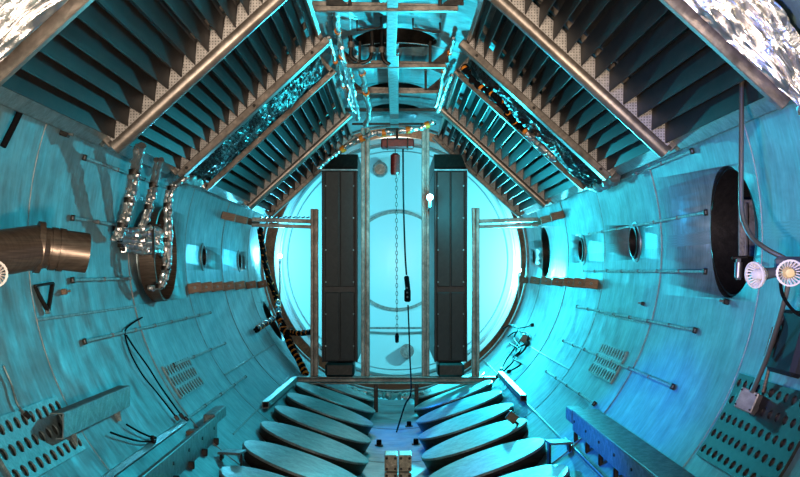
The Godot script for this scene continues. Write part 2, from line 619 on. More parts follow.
func rack(side: float, d0: float, d1: float, n: int, label: String, round_bar: bool, near_shown: bool) -> Node3D:
	var t := thing("louvre_rack", label, "louvre rack", rack_point(side, 0, 0, d1), "louvre racks hung under the ceiling")
	var zz := Vector3(0, 0, 1)
	# far loop
	var st := mb()
	var fb := d1 - 0.05
	add_loop(st, side, fb, 0.0, 0.42, 0.06, 0.05)
	obj("end_frame", st, M.frame, t)
	st = mb()
	var p0 := rack_point(side, -0.01, -0.02, fb)
	var p1 := rack_point(side, rack_len + 0.05, -0.02, fb)
	if round_bar:
		add_tube(st, [p0, p1], 0.056, 18)
	else:
		add_bar(st, p0, p1, 0.115, 0.07, rack_point(side, 0, 1, 0) - rack_point(side, 0, 0, 0), 0.008)
	obj("cross_bar", st, M.frame, t)
	# near loop
	st = mb()
	var nb := d0 + 0.05
	add_loop(st, side, nb, 0.0, 0.42, 0.05, 0.05)
	var tn := 0.0 if near_shown else 0.11
	add_bar(st, rack_point(side, -0.03, tn, nb), rack_point(side, rack_len + 0.03, tn, nb), 0.12 if d0 < 6.0 else 0.06, 0.05, zz)
	obj("end_frame", st, M.frame, t)
	# rails along the lower and the upper edge
	st = mb()
	var nn := rack_point(side, 0, 1, 0) - rack_point(side, 0, 0, 0)
	add_bar(st, rack_point(side, -0.02, 0.10, nb), rack_point(side, -0.02, 0.10, fb), 0.13, 0.06, nn, 0.01)
	add_bar(st, rack_point(side, -0.045, 0.10, nb), rack_point(side, -0.045, 0.10, fb), 0.02, 0.03, nn, 0.004)
	obj("lower_rail", st, M.steel_plain, t)
	st = mb()
	add_bar(st, rack_point(side, rack_len, 0.06, nb), rack_point(side, rack_len, 0.06, fb), 0.04, 0.08, nn)
	obj("upper_rail", st, M.frame, t)
	# end plate behind the slat ends
	st = mb()
	add_bar(st, rack_point(side, 0.02, 0.06, fb - 0.045), rack_point(side, rack_len - 0.02, 0.06, fb - 0.045), 0.12, 0.006, zz, 0.001)
	obj("end_plate", st, M.endplate, t)
	# dark back
	st = mb()
	add_bar(st, rack_point(side, rack_len / 2, 0.21, nb + 0.04), rack_point(side, rack_len / 2, 0.21, fb - 0.04), rack_len - 0.2, 0.02, nn)
	obj("back_panel", st, M.black, t)
	# slats: upright blades along the chamber, folded a little
	var len_ := fb - nb - 0.10
	var sl := mb()
	sl.set_smooth_group(-1)
	var prof := [Vector2(-0.003, 0.0), Vector2(0.003, 0.0), Vector2(0.006, 0.150), Vector2(0.018, 0.165), Vector2(0.014, 0.169), Vector2(0.0, 0.155)]
	for k in prof.size():
		var a: Vector2 = prof[k]
		var b: Vector2 = prof[(k + 1) % prof.size()]
		quad(sl, Vector3(a.x, a.y, len_ / 2), Vector3(a.x, a.y, -len_ / 2), Vector3(b.x, b.y, -len_ / 2), Vector3(b.x, b.y, len_ / 2))
	for e in [-1.0, 1.0]:
		for k in [1, 2, 3, 4]:
			var q := [prof[0], prof[k], prof[(k + 1) % 6]]
			out_tri(sl, Vector3(0.005, 0.09, 0), Vector3(q[0].x, q[0].y, e * len_ / 2), Vector3(q[1].x, q[1].y, e * len_ / 2), Vector3(q[2].x, q[2].y, e * len_ / 2))
	var mesh := done(sl)
	for k in n:
		var s := lerpf(0.045, rack_len - 0.10, k / float(n - 1))
		var p := rack_point(side, s, 0.012, (nb + fb) / 2)
		put("slat", mesh, M.louvre, t, Transform3D(Basis(Vector3(0, 0, 1), side * rng.randf_range(-0.03, 0.05)), p))
	# bolts on the lower corner
	for s in [0.10, rack_len * 0.52, rack_len - 0.15]:
		st = mb()
		var b := rack_point(side, s, -0.02, fb + (-0.05 if not round_bar else -0.02))
		add_tube(st, [b, b + Vector3(0, 0, 0.03)], 0.016, 6)
		obj("bolt", st, M.dark_steel, t)
	return t

func blanket(side: float, d0: float, d1: float, s0: float, s1: float, t0: float, bulge: float, m: Material, label: String, seed_: int) -> Node3D:
	var nz := noise(seed_, 2.2, 4)
	var nf := noise(seed_ + 1, 7.0, 2)
	var nu := 64
	var nv := 40
	var pts := []
	for i in nu + 1:
		for j in nv + 1:
			var u := i / float(nu)
			var v := j / float(nv)
			var edge := minf(minf(u, 1 - u) * 7.0, minf(v, 1 - v) * 5.0)
			edge = clampf(edge, 0.0, 1.0)
			var s := lerpf(s0, s1, u)
			var d := lerpf(d0, d1, v)
			var w := nz.get_noise_2d(s, d) * bulge + nf.get_noise_2d(s, d) * bulge * 0.35
			var lower := exp(-u * 9.0) * nf.get_noise_2d(d * 1.7, s) * bulge * 1.5
			if d1 < 0.0:      # hangs down in front of a rack's near end
				pts.append(rack_point(side, s + w * 0.4, lerpf(-0.02, reach(s), v) + w * 0.3 * (1.0 - v), d0 - 0.06 * edge + w))
				continue
			pts.append(rack_point(side, s + w * 0.4, t0 - bulge * 0.7 * edge + w + lower + (1.0 - edge) * 0.05, d + w * 0.2))
	var t := thing("foil_blanket", label, "foil blanket", rack_point(side, s0, 0, d0), "foil blankets between the louvre racks")
	var st := mb()
	for i in nu:
		for j in nv:
			var a := i * (nv + 1) + j
			var q := [pts[a], pts[a + nv + 1], pts[a + nv + 2], pts[a + 1]]
			if side < 0:
				quad(st, q[3], q[2], q[1], q[0])
			else:
				quad(st, q[0], q[1], q[2], q[3])
	put("sheet", done(st), m, t)
	# the rolled lower hem
	var hem := []
	for j in 9:
		if d1 < 0.0:
			hem.append(rack_point(side, s0 + rng.randf_range(-0.03, 0.03), lerpf(0.0, reach(s0), j / 8.0), d0 - 0.03))
			continue
		hem.append(rack_point(side, s0 + rng.randf_range(-0.02, 0.02), t0 + 0.03, lerpf(d0, d1, j / 8.0)))
	put("hem", facetted(foil_path(hem, 0.045, 4, 0.4)), M.foil, t)
	return t

func build_racks() -> void:
	var L := [4.55, 6.82, 8.88, 10.15, 13.1, 15.3]
	var Rr := [4.85, 7.07, 9.0, 10.15, 12.7, 15.3]
	rack(-1, L[0], L[1], 14, "dark louvre rack at the top left, nearest to the viewer beside the silver foil corner", true, true)
	rack(-1, L[1], L[2], 15, "dark louvre rack on the left side, second from the viewer, above the foil wrapped cables", false, false)
	rack(-1, L[3], L[4], 14, "third louvre rack on the left side, just beyond the quilted foil blanket", true, true)
	rack(-1, L[4], L[5], 14, "louvre rack on the left side furthest down the chamber, above the left dark column", false, false)
	rack(1, Rr[0], Rr[1], 13, "dark louvre rack at the top right, nearest to the viewer beside the crumpled foil", true, true)
	rack(1, Rr[1], Rr[2], 15, "dark louvre rack on the right side, second from the viewer, before the foil blanket", false, false)
	rack(1, Rr[3], Rr[4], 14, "third louvre rack on the right side, just beyond the foil blanket with orange cable", true, true)
	rack(1, Rr[4], Rr[5], 14, "louvre rack on the right side furthest down the chamber, above the right dark column", false, false)
	blanket(-1, L[2] + 0.02, L[3] - 0.02, -0.03, rack_len - 0.05, 0.02, 0.05, M.quilt, "quilted silver foil blanket on the left side between two louvre racks", 5)
	blanket(1, Rr[2] + 0.02, Rr[3] - 0.02, -0.08, rack_len - 0.05, 0.02, 0.06, M.quilt, "quilted silver foil blanket on the right side under the orange beaded cable", 6)
	blanket(-1, L[0] - 0.04, -1.0, -0.1, rack_len, 0.0, 0.05, M.foil, "silver netted foil in the upper left corner of the view", 7)
	blanket(1, Rr[0] - 0.04, -1.0, -0.1, rack_len, 0.0, 0.09, M.foil, "bright crumpled silver foil in the upper right corner of the view", 8)

# ------------------------------------------------------------------ centre: frame, columns, hoist
func build_frame() -> void:
	var d := 13.9
	var t := thing("support_frame", "brown steel frame of tall posts on a low beam across the chamber", "frame", at(395, 380, d))
	for p in [[314.5, 209, 8.0], [365.5, 128, 9.0], [425.5, 128, 8.0], [475.5, 208, 8.0]]:
		var st := mb()
		var w: float = p[2] / F * d
		var a := at(p[0], p[1], d)
		var b := at(p[0], 377, d)
		add_bar(st, a + Vector3(-w * 0.28, 0, 0), b + Vector3(-w * 0.28, 0, 0), w * 0.40, w * 0.9, Vector3(0, 0, 1), 0.006)
		add_bar(st, a + Vector3(w * 0.28, 0, 0), b + Vector3(w * 0.28, 0, 0), w * 0.40, w * 0.9, Vector3(0, 0, 1), 0.006)
		add_bar(st, a + Vector3(0, 0, -0.03), b + Vector3(0, 0, -0.03), w * 0.5, w * 0.5, Vector3(0, 0, 1), 0.002)
		obj("post", st, M.post, t)
	var st2 := mb()
	add_bar(st2, at(294, 380, d - 0.06), at(498, 380, d - 0.06), 0.12, 0.045, Vector3.UP)
	add_bar(st2, at(294, 377.2, d - 0.06), at(498, 377.2, d - 0.06), 0.14, 0.022, Vector3.UP)
	add_bar(st2, at(294, 383, d - 0.06), at(498, 383, d - 0.06), 0.14, 0.022, Vector3.UP)
	obj("base_beam", st2, M.post, t)
	for p in [376, 416.5]:
		var st := mb()
		var foot := at(p, 384, d)
		add_bar(st, foot, Vector3(foot.x, 0.03, foot.z), 0.06, 0.06, Vector3(0, 0, 1))
		obj("leg", st, M.dark_steel, t)
	# arms from the outer posts to the wall
	for s in [-1.0, 1.0]:
		var st := mb()
		for k in 3:
			var yy := 214.0 + k * 5.5
			var x0 := 312.0 if s < 0 else 478.0
			var x1 := 252.0 if s < 0 else 538.0
			if k == 0: continue
			add_bar(st, at(x0, yy + 2, d), at(x1, yy, d), 0.07, 0.06 if k == 1 else 0.05, Vector3.UP)
		obj("wall_arm", st, M.post, t)
		if s < 0:
			for k in 11:
				st = mb()
				var q := at(308 - k * 4.6, 217.5 - k * 0.06, d)
				add_box(st, Transform3D(Basis(Vector3(0, 0, 1), 0.35), q), Vector3(0.055, 0.014, 0.10), 0.003)
				obj("grate_bar", st, M.dark_steel, t)
		for k in 3:
			var px := 248.0 - k * 13.0 if s < 0 else 542.0 + k * 11.0
			var py := 221.0 - k * 3.0 if s < 0 else 221.0 - k * 3.5
			var h := wall_hit(px, py)
			var b := mb()
			add_box(b, wall_frame(h.x, h.y, 0.09), Vector3(0.10, 0.18, 0.03), 0.006)
			add_box(b, wall_frame(h.x, h.y + 0.15, 0.02), Vector3(0.10, 0.03, 0.3), 0.006)
			obj("wall_bracket", b, M.tan, t)
	# top tie between the inner posts
	var tt := mb()
	add_bar(tt, at(340, 110, d), at(450, 110, d), 0.05, 0.05)
	add_bar(tt, at(352, 124, d + 0.1), at(436, 124, d + 0.1), 0.04, 0.03)
	obj("top_tie", tt, M.dark_steel, t)

func column(s: float, x0: float, x1: float, label: String) -> void:
	var d := 13.75
	var a := at(x0, 170, d)
	var b := at(x1, 362, d)
	var t := thing("cold_column", label, "column", Vector3((a.x + b.x) / 2, b.y, -d), "dark columns inside the frame")
	var w := b.x - a.x
	var h := a.y - b.y
	var body := mb()
	add_box(body, Transform3D(Basis(), Vector3((a.x + b.x) / 2, (a.y + b.y) / 2, -d - 1.25)), Vector3(w, h, 2.44), 0.01)
	obj("body", body, M.column_trim, t)
	for i in 2:
		for j in 2:
			var p := mb()
			var pw := w * 0.40
			var ph := h * (0.60 if j == 0 else 0.355)
			var cy := a.y - 0.02 - h * 0.30 if j == 0 else b.y + 0.02 + h * 0.1775
			add_box(p, Transform3D(Basis(), Vector3((a.x + b.x) / 2 + (i - 0.5) * w * 0.43, cy, -d - 0.02)), Vector3(pw, ph, 0.03), 0.008)
			obj("face_panel", p, M.column, t)
	for e in [-1.0, 1.0]:
		var p := mb()
		add_box(p, Transform3D(Basis(), Vector3((a.x + b.x) / 2 + e * (w / 2 - 0.012), (a.y + b.y) / 2, -d)), Vector3(0.03, h, 0.05), 0.006)
		obj("edge_trim", p, M.column_trim, t)
	# sloping cap
	var c := mb()
	c.set_smooth_group(-1)
	var top := at(0, 153, d).y
	var o := Vector3((a.x + b.x) / 2, (a.y + top) / 2, -d - 1)
	var x_out := a.x if s < 0 else b.x
	var x_in := b.x if s < 0 else a.x
	var lo := [Vector3(x_out, a.y, -d), Vector3(x_in, a.y, -d), Vector3(x_in, a.y, -d - 2.4), Vector3(x_out, a.y, -d - 2.4)]
	var hi := [Vector3(lerpf(x_out, x_in, 0.16), top, -d - 0.15), Vector3(x_in, top, -d - 0.15), Vector3(x_in, top, -d - 2.2), Vector3(lerpf(x_out, x_in, 0.16), top, -d - 2.2)]
	for k in 4:
		var j := (k + 1) % 4
		out_tri(c, o, lo[k], lo[j], hi[j]); out_tri(c, o, lo[k], hi[j], hi[k])
	out_tri(c, o, hi[0], hi[1], hi[2]); out_tri(c, o, hi[0], hi[2], hi[3])
	obj("sloped_cap", c, M.dark_steel, t)
	var lip := mb()
	add_bar(lip, Vector3(a.x - 0.01, a.y, -d + 0.02), Vector3(b.x + 0.01, a.y, -d + 0.02), 0.03, 0.025)
	obj("cap_lip", lip, M.steel_plain, t)
	var base := mb()
	var bt := at(0, 363, d).y
	var bb := at(0, 376.5, d).y
	add_box(base, Transform3D(Basis(), Vector3((a.x + b.x) / 2, (bt + bb) / 2, -d - 0.2)), Vector3(w * 0.82, bt - bb, 0.5), 0.03)
	obj("base_block", base, M.dark_steel, t)
	for k in 12:
		var bolts := mb()
		var q := Vector3((a.x + b.x) / 2 + (k % 2 - 0.5) * w * 0.78, lerpf(a.y, b.y, (k / 2 + 0.5) / 6.0), -d + 0.01)
		add_tube(bolts, [q, q + Vector3(0, 0, 0.02)], 0.011, 6)
		obj("bolt", bolts, M.steel_plain, t)

func chain(st: SurfaceTool, a: Vector3, b: Vector3, r: float, link: float) -> void:
	var n := int(a.distance_to(b) / link)
	for k in n:
		var p := a.lerp(b, (k + 0.5) / n)
		var ring := []
		for j in 9:
			var an := TAU * j / 8.0
			var side := Vector3(1, 0, 0) if k % 2 else Vector3(0, 0, 1)
			ring.append(p + side * cos(an) * r * 2.0 + Vector3.UP * sin(an) * link * 0.62)
		add_tube(st, ring, r * 0.6, 5, false)

func build_hoist() -> void:
	var d := 13.2
	var t := thing("chain_hoist", "red chain hoist hanging from the overhead rail in the middle", "hoist", at(395, 174, d))
	var st := mb()
	add_box(st, Transform3D(Basis(), at(397.5, 144, d)), Vector3(33.0 / F * d, 9.5 / F * d, 0.2), 0.02)
	obj("hoist_body", st, M.red, t)
	for e in [-0.14, 0.14]:
		st = mb()
		add_box(st, Transform3D(Basis(), at(397.5, 144, d) + Vector3(e, 0, 0)), Vector3(0.02, 0.15, 0.22), 0.01)
		obj("clamp_band", st, M.dark_steel, t)
	st = mb()
	add_lathe(st, Transform3D(Basis(), at(395.2, 164, d)), [Vector2(0.0, -0.15), Vector2(0.055, -0.15), Vector2(0.066, -0.12), Vector2(0.066, 0.12), Vector2(0.03, 0.15), Vector2(0.0, 0.15)], 20)
	obj("chain_bag", st, M.red, t)
	st = mb()
	chain(st, at(395.2, 148, d), at(395.2, 154, d), 0.010, 0.05)
	add_tube(st, [at(397, 128, d), at(397, 140, d)], 0.02, 8)
	obj("hook", st, M.dark_steel, t)
	st = mb()
	chain(st, at(396.3, 174, d), at(397, 332, d), 0.007, 0.055)
	obj("load_chain", st, M.dark_steel, t)
	st = mb()
	add_lathe(st, Transform3D(Basis(), at(397, 338, d)), [Vector2(0.0, -0.07), Vector2(0.025, -0.06), Vector2(0.03, 0.03), Vector2(0.012, 0.07), Vector2(0.0, 0.07)], 12)
	obj("chain_weight", st, M.cable, t)
	var pc := thing("control_pendant", "black hand control hanging on its cable beside the hoist chain", "hand control", at(407, 300, d))
	st = mb()
	add_tube(st, smooth_path([at(403, 149, d), at(403.5, 200, d), at(405, 250, d), at(406.5, 275, d)]), 0.013, 8)
	obj("upper_cable", st, M.cable, pc)
	st = mb()
	add_tube(st, smooth_path([at(408, 305, d), at(409, 330, d), at(410, 360, d - 0.1), at(411, 392, d - 0.4), at(405, 405, d - 0.6), Vector3(0.02, 0.03, -d + 1.0)]), 0.011, 8)
	obj("tail_cable", st, M.cable, pc)
	st = mb()
	add_box(st, along(at(406.5, 277, d), at(408, 290, d), Vector3(0, 0, 1)), Vector3(0.07, 0.06, 0.22), 0.02)
	add_box(st, along(at(407.5, 288, d), at(407.5, 303, d), Vector3(0, 0, 1)), Vector3(0.09, 0.07, 0.18), 0.02)
	obj("button_box", st, M.cable, pc)
	for k in 3:
		st = mb()
		var q := at(407 + k * 0.2, 288 + k * 4.5, d - 0.035)
		add_tube(st, [q, q + Vector3(0, 0, 0.012)], 0.014, 10)
		obj("push_button", st, M.grey_plastic, pc)

func build_overhead() -> void:
	# monorail along the ceiling in two lengths
	var t := thing("overhead_rail", "pale steel overhead rail running down the middle of the ceiling", "rail", at(392, 128, 14.2))
	for q in [[392.5, 391.0, 0.0, 55.0, 7.75, 9.75, 0.095], [392.7, 394.5, 55.0, 128.0, 9.75, 14.4, 0.122]]:
		var st := mb()
		var a := at(q[0], q[2], q[4])
		var b := at(q[1], q[3], q[5])
		if q[2] == 0.0: a += (a - b) * 1.4
		add_bar(st, a, b, q[6], 0.02)
		add_bar(st, a + Vector3(0, 0.06, 0), b + Vector3(0, 0.06, 0), 0.02, 0.11)
		add_bar(st, a + Vector3(0, 0.12, 0), b + Vector3(0, 0.12, 0), q[6], 0.016)
		obj("rail_length", st, M.steel_plain, t)
	var hang := mb()
	add_box(hang, Transform3D(Basis(), at(394.5, 129.5, 14.0)), Vector3(0.26, 0.03, 0.12), 0.006)
	obj("trolley_plate", hang, M.dark_steel, t)
	# cross beams under the ceiling between the two rows of racks
	var rows := [[9.0, 8.02, 312.0, 458.0], [66.0, 10.28, 347.0, 446.0], [92.0, 11.75, 346.0, 440.0]]
	var words := ["dark steel cross beam at the top edge of the view, over the nearest ceiling port", "dark steel cross beam between the first and the second ceiling port", "dark steel cross beam just above the top of the post frame"]
	for k in rows.size():
		var r: Array = rows[k]
		var b := thing("cross_beam", words[k], "beam", at(395, r[0], r[1]), "cross beams under the ceiling")
		var st := mb()
		add_bar(st, at(r[2], r[0], r[1]), at(r[3], r[0], r[1]), 0.05, 0.045)
		add_bar(st, at(r[2], r[0], r[1]) + Vector3(0, 0.05, -0.02), at(r[3], r[0], r[1]) + Vector3(0, 0.02, -0.02), 0.01, 0.05)
		obj("bar", st, M.frame, b)
		for s in [-1.0, 1.0]:
			var g := mb()
			g.set_smooth_group(-1)
			var p := at(395 + s * 45 * 9.5 / r[1], r[0], r[1]) + Vector3(0, 0.03, 0)
			var o := p + Vector3(s * 0.06, 0.04, 0)
			for zz in [-0.012, 0.012]:
				out_tri(g, o, p + Vector3(-s * 0.06, 0, zz), p + Vector3(s * 0.13, 0, zz), p + Vector3(s * 0.13, 0.16, zz))
			var cc := [p + Vector3(-s * 0.06, 0, 0), p + Vector3(s * 0.13, 0, 0), p + Vector3(s * 0.13, 0.16, 0)]
			var zv := Vector3(0, 0, 0.012)
			for i in 3:
				var j := (i + 1) % 3
				out_tri(g, o, cc[i] - zv, cc[j] - zv, cc[j] + zv); out_tri(g, o, cc[i] - zv, cc[j] + zv, cc[i] + zv)
			obj("gusset", g, M.dark_steel, b)
		var hangers := mb()
		for s in [-1.0, 1.0]:
			var p := at(395 + s * 38 * 9.5 / r[1], r[0], r[1])
			add_bar(hangers, p, Vector3(p.x, R + sqrt(R * R - p.x * p.x) + 0.02, p.z), 0.03, 0.03, Vector3(0, 0, 1))
		obj("hanger", hangers, M.dark_steel, b)
	# bent pipes coming out of the nearest ceiling port
	var words2 := ["dark bent pipe under the ceiling port, shortest and furthest to the left", "dark bent pipe under the ceiling port, with a hook turning left", "dark bent pipe under the ceiling port, turning right against the overhead rail"]
	var paths := [[[349, 26], [351, 45], [351, 56], [357, 61]], [[372, 30], [372, 50], [369, 60], [361, 63]], [[382, 30], [382, 50], [384, 60], [390, 65]]]
	for k in 3:
		var pts := []
		for q in paths[k]:
			pts.append(at(q[0], q[1], 9.9))
		pts.push_front(Vector3(pts[0].x, 4.9, pts[0].z))
		var st := mb()
		add_tube(st, smooth_path(pts, 6), 0.022, 10)
		var b := thing("bent_pipe", words2[k], "pipe", pts[-1], "pipes under the ceiling port")
		obj("pipe_run", st, M.dark_steel, b)
		st = mb()
		add_lathe(st, Transform3D(Basis(), pts[2]), [Vector2(0.022, -0.03), Vector2(0.036, -0.03), Vector2(0.036, 0.03), Vector2(0.022, 0.03)], 12)
		obj("pipe_collar", st, M.frame, b)
	# rack of rungs: thin ceiling rails either side of the port
	for s in [[357.0, 30.5, 381.0, 27.0, "thin ceiling handrail left of the nearest ceiling port"], [413.0, 28.5, 440.0, 33.0, "thin ceiling handrail right of the nearest ceiling port"]]:
		var a := at(s[0], s[1], 9.3)
		var b := at(s[2], s[3], 9.3)
		var h := thing("handrail", s[4], "rail", a)
		var st := mb()
		add_tube(st, [a + Vector3(0, 0.1, 0), a, b, b + Vector3(0, 0.1, 0)], 0.012, 8)
		obj("grip", st, M.dark_steel, h)
	# foil-wrapped lines that drop between the racks
	var lines := [
		[[[336, 8], [338, 30], [342, 55], [350, 85], [357, 112]], 8.5, 11.5, 0.028, "foil wrapped line dropping left of the ceiling port from the first cross beam"],
		[[[329, 38], [335, 60], [343, 85], [352, 110]], 9.4, 12.0, 0.022, "foil wrapped line dropping beside the left racks, the leftmost of its bunch"],
		[[[346, 58], [351, 75], [354, 95], [357, 108], [358, 120]], 10.5, 12.5, 0.026, "foil wrapped line in the middle of the bunch left of the ceiling port"],
		[[[357, 57], [362, 72], [366, 92], [369, 112], [366, 124]], 10.6, 12.6, 0.032, "thick foil wrapped line dropping onto the left inner post"],
		[[[342, 48], [346, 66], [350, 88], [348, 106]], 9.6, 11.8, 0.020, "thin foil wrapped line crossing behind the left rack corner"],
		[[[454, 38], [450, 52], [444, 70], [440, 90], [436, 106]], 9.6, 12.0, 0.020, "foil wrapped line dropping beside the right racks"],
		[[[452, 75], [446, 88], [442, 100], [437, 112]], 11.0, 12.6, 0.022, "short foil wrapped line under the right rack corner"]]
	for k in lines.size():
		var l: Array = lines[k]
		var pts := []
		for i in l[0].size():
			pts.append(at(l[0][i][0], l[0][i][1], lerpf(l[1], l[2], i / float(l[0].size() - 1))))
		var o := thing("foil_line", l[4], "cable", pts[-1], "foil wrapped lines from the ceiling")
		put("wrap", facetted(foil_path(pts, l[3], 10)), M.foil, o)
		var st := mb()
		for i in [1, 2]:
			st = mb()
			add_lathe(st, along(pts[i], pts[i] + (pts[i + 1] - pts[i]) * 0.1) * Transform3D(Basis(Vector3(1, 0, 0), PI / 2), Vector3.ZERO), [Vector2(l[3] * 0.8, -0.02), Vector2(l[3] * 1.35, -0.02), Vector2(l[3] * 1.35, 0.02), Vector2(l[3] * 0.8, 0.02)], 10)
			obj("tie_band", st, M.orange, o)
	# sagging cable bundle over the top of the frame
	var sag := [at(318, 168, 13.6), at(334, 155, 13.6), at(352, 143, 13.5), at(372, 134, 13.4), at(396, 132, 13.4), at(420, 128, 13.4), at(434, 122, 13.4)]
	var bundle := thing("cable_bundle", "foil wrapped cable bundle sagging over the hoist between the posts", "cable", sag[3])
	put("wrap", facetted(foil_path(sag, 0.035, 12)), M.foil, bundle)
	for i in range(1, 6):
		var st3 := mb()
		add_lathe(st3, along(sag[i], sag[i + 1]) * Transform3D(Basis(Vector3(1, 0, 0), PI / 2), Vector3.ZERO), [Vector2(0.03, -0.03), Vector2(0.05, -0.03), Vector2(0.05, 0.03), Vector2(0.03, 0.03)], 10)
		obj("tie_band", st3, M.orange, bundle)

# ------------------------------------------------------------------ the floor of the chamber
func build_caps() -> void:
	var rad := 0.585
	var oval := Transform3D(Basis.from_scale(Vector3(1, 1, 0.78)), Vector3.ZERO)
	var proto: Node3D = null
	var left := [7.5, 8.63, 9.75, 10.9, 12.05, 13.2, 14.35]
	var right := [7.55, 8.76, 9.95, 11.12, 12.3, 13.45, 14.6]
	var nth := ["nearest to the viewer", "second from the viewer", "third from the viewer", "fourth from the viewer", "fifth from the viewer", "second from the far end", "last one behind the frame"]
	for s in [-1.0, 1.0]:
		for k in 7:
			var d: float = left[k] if s < 0 else right[k]
			var th: float = s * 0.395
			var xf := wall_frame(th, d, 0.0) * Transform3D(Basis(Vector3(0, 0, 1), -0.05 * s), Vector3.ZERO)
			var label := "oval pump cap on the floor, %s in the %s row" % [nth[k], "left" if s < 0 else "right"]
			if proto == null:
				proto = thing("pump_cap", label, "pump cap", Vector3.ZERO, "oval pump caps along the floor")
				var st := mb()
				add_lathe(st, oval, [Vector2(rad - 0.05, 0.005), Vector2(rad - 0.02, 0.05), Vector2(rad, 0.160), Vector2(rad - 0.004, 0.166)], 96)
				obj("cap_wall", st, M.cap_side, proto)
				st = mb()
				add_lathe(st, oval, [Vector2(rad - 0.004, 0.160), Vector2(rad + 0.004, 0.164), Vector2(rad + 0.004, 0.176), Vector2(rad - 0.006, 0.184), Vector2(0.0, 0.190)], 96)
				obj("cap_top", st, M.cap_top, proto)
				proto.transform = xf
			else:
				var o := proto.duplicate() as Node3D
				o.name = numbered("pump_cap")
				add_child(o, true)
				o.transform = xf
				o.set_meta("label", label)

func trough() -> void:
	# left: open gutter between an upright side plate and the wall
	var t := thing("trough", "long open steel trough lying on the lower left wall", "trough", Vector3(-1.573, 0.62, -7))
	var near := 5.2
	var far := 8.38
	var P := func(x: float, y: float, d: float) -> Vector3: return Vector3(x, y, -d)
	var st := mb()
	add_bar(st, P.call(-1.575, 0.715, near), P.call(-1.575, 0.715, far), 0.012, 0.205, Vector3.UP, 0.003)
	add_bar(st, P.call(-1.585, 0.818, near), P.call(-1.585, 0.818, far), 0.035, 0.016, Vector3.UP, 0.004)
	obj("front_side", st, M.steel_plain, t)
	st = mb()
	add_bar(st, P.call(-1.668, 0.735, near), P.call(-1.668, 0.735, far - 0.05), 0.17, 0.012, Vector3.UP, 0.002)
	obj("bed", st, M.dark_steel, t)
	st = mb()
	add_bar(st, P.call(-1.765, 0.838, near), P.call(-1.765, 0.838, far - 0.4), 0.05, 0.02, Vector3(0.55, 0.8, 0), 0.004)
	obj("rear_lip", st, M.steel_plain, t)
	st = mb()
	add_bar(st, P.call(-1.62, 0.80, far - 0.1), P.call(-1.62, 0.80, far + 0.45), 0.10, 0.10, Vector3.UP, 0.006)
	obj("end_box", st, M.steel_plain, t)
	st = mb()
	add_box(st, Transform3D(Basis(), P.call(-1.67, 0.765, far - 0.5)), Vector3(0.10, 0.04, 0.12), 0.004)
	obj("tan_block", st, M.tan, t)
	for k in 5:
		var d := far - 0.15 - k * 0.5
		st = mb()
		add_box(st, Transform3D(Basis(), P.call(-1.55, 0.625, d)), Vector3(0.05, 0.06, 0.03), 0.006)
		obj("foot", st, M.dark_steel, t)
		st = mb()
		add_tube(st, [P.call(-1.575, 0.74, d), P.call(-1.562, 0.74, d)], 0.014, 8)
		obj("bolt", st, M.dark_steel, t)
	# right: closed box beam on feet
	var r := thing("box_beam", "long closed steel box beam on feet along the lower right wall", "beam", Vector3(1.57, 0.62, -7))
	st = mb()
	add_bar(st, P.call(1.665, 0.78, near), P.call(1.665, 0.78, far), 0.20, 0.175, Vector3.UP, 0.008)
	obj("body", st, M.steel_plain, r)
	st = mb()
	add_bar(st, P.call(1.678, 0.873, near), P.call(1.678, 0.873, far + 0.03), 0.235, 0.012, Vector3.UP, 0.003)
	obj("cover_plate", st, M.steel_plain, r)
	st = mb()
	add_bar(st, P.call(1.62, 0.81, far), P.call(1.62, 0.81, far + 0.3), 0.12, 0.12, Vector3.UP, 0.006)
	obj("end_box", st, M.steel_plain, r)
	for k in 6:
		var d := far - 0.1 - k * 0.5
		st = mb()
		add_box(st, Transform3D(Basis(), P.call(1.575, 0.655, d)), Vector3(0.035, 0.09, 0.04), 0.006)
		obj("foot", st, M.dark_steel, r)
		st = mb()
		add_tube(st, [P.call(1.57, 0.79, d), P.call(1.556, 0.79, d)], 0.012, 8)
		obj("bolt", st, M.dark_steel, r)
	var pipe := mb()
	add_tube(pipe, [P.call(1.52, 0.60, 8.5), P.call(1.52, 0.60, 5.4)], 0.012, 8)
	obj("side_pipe", pipe, M.rail, r)

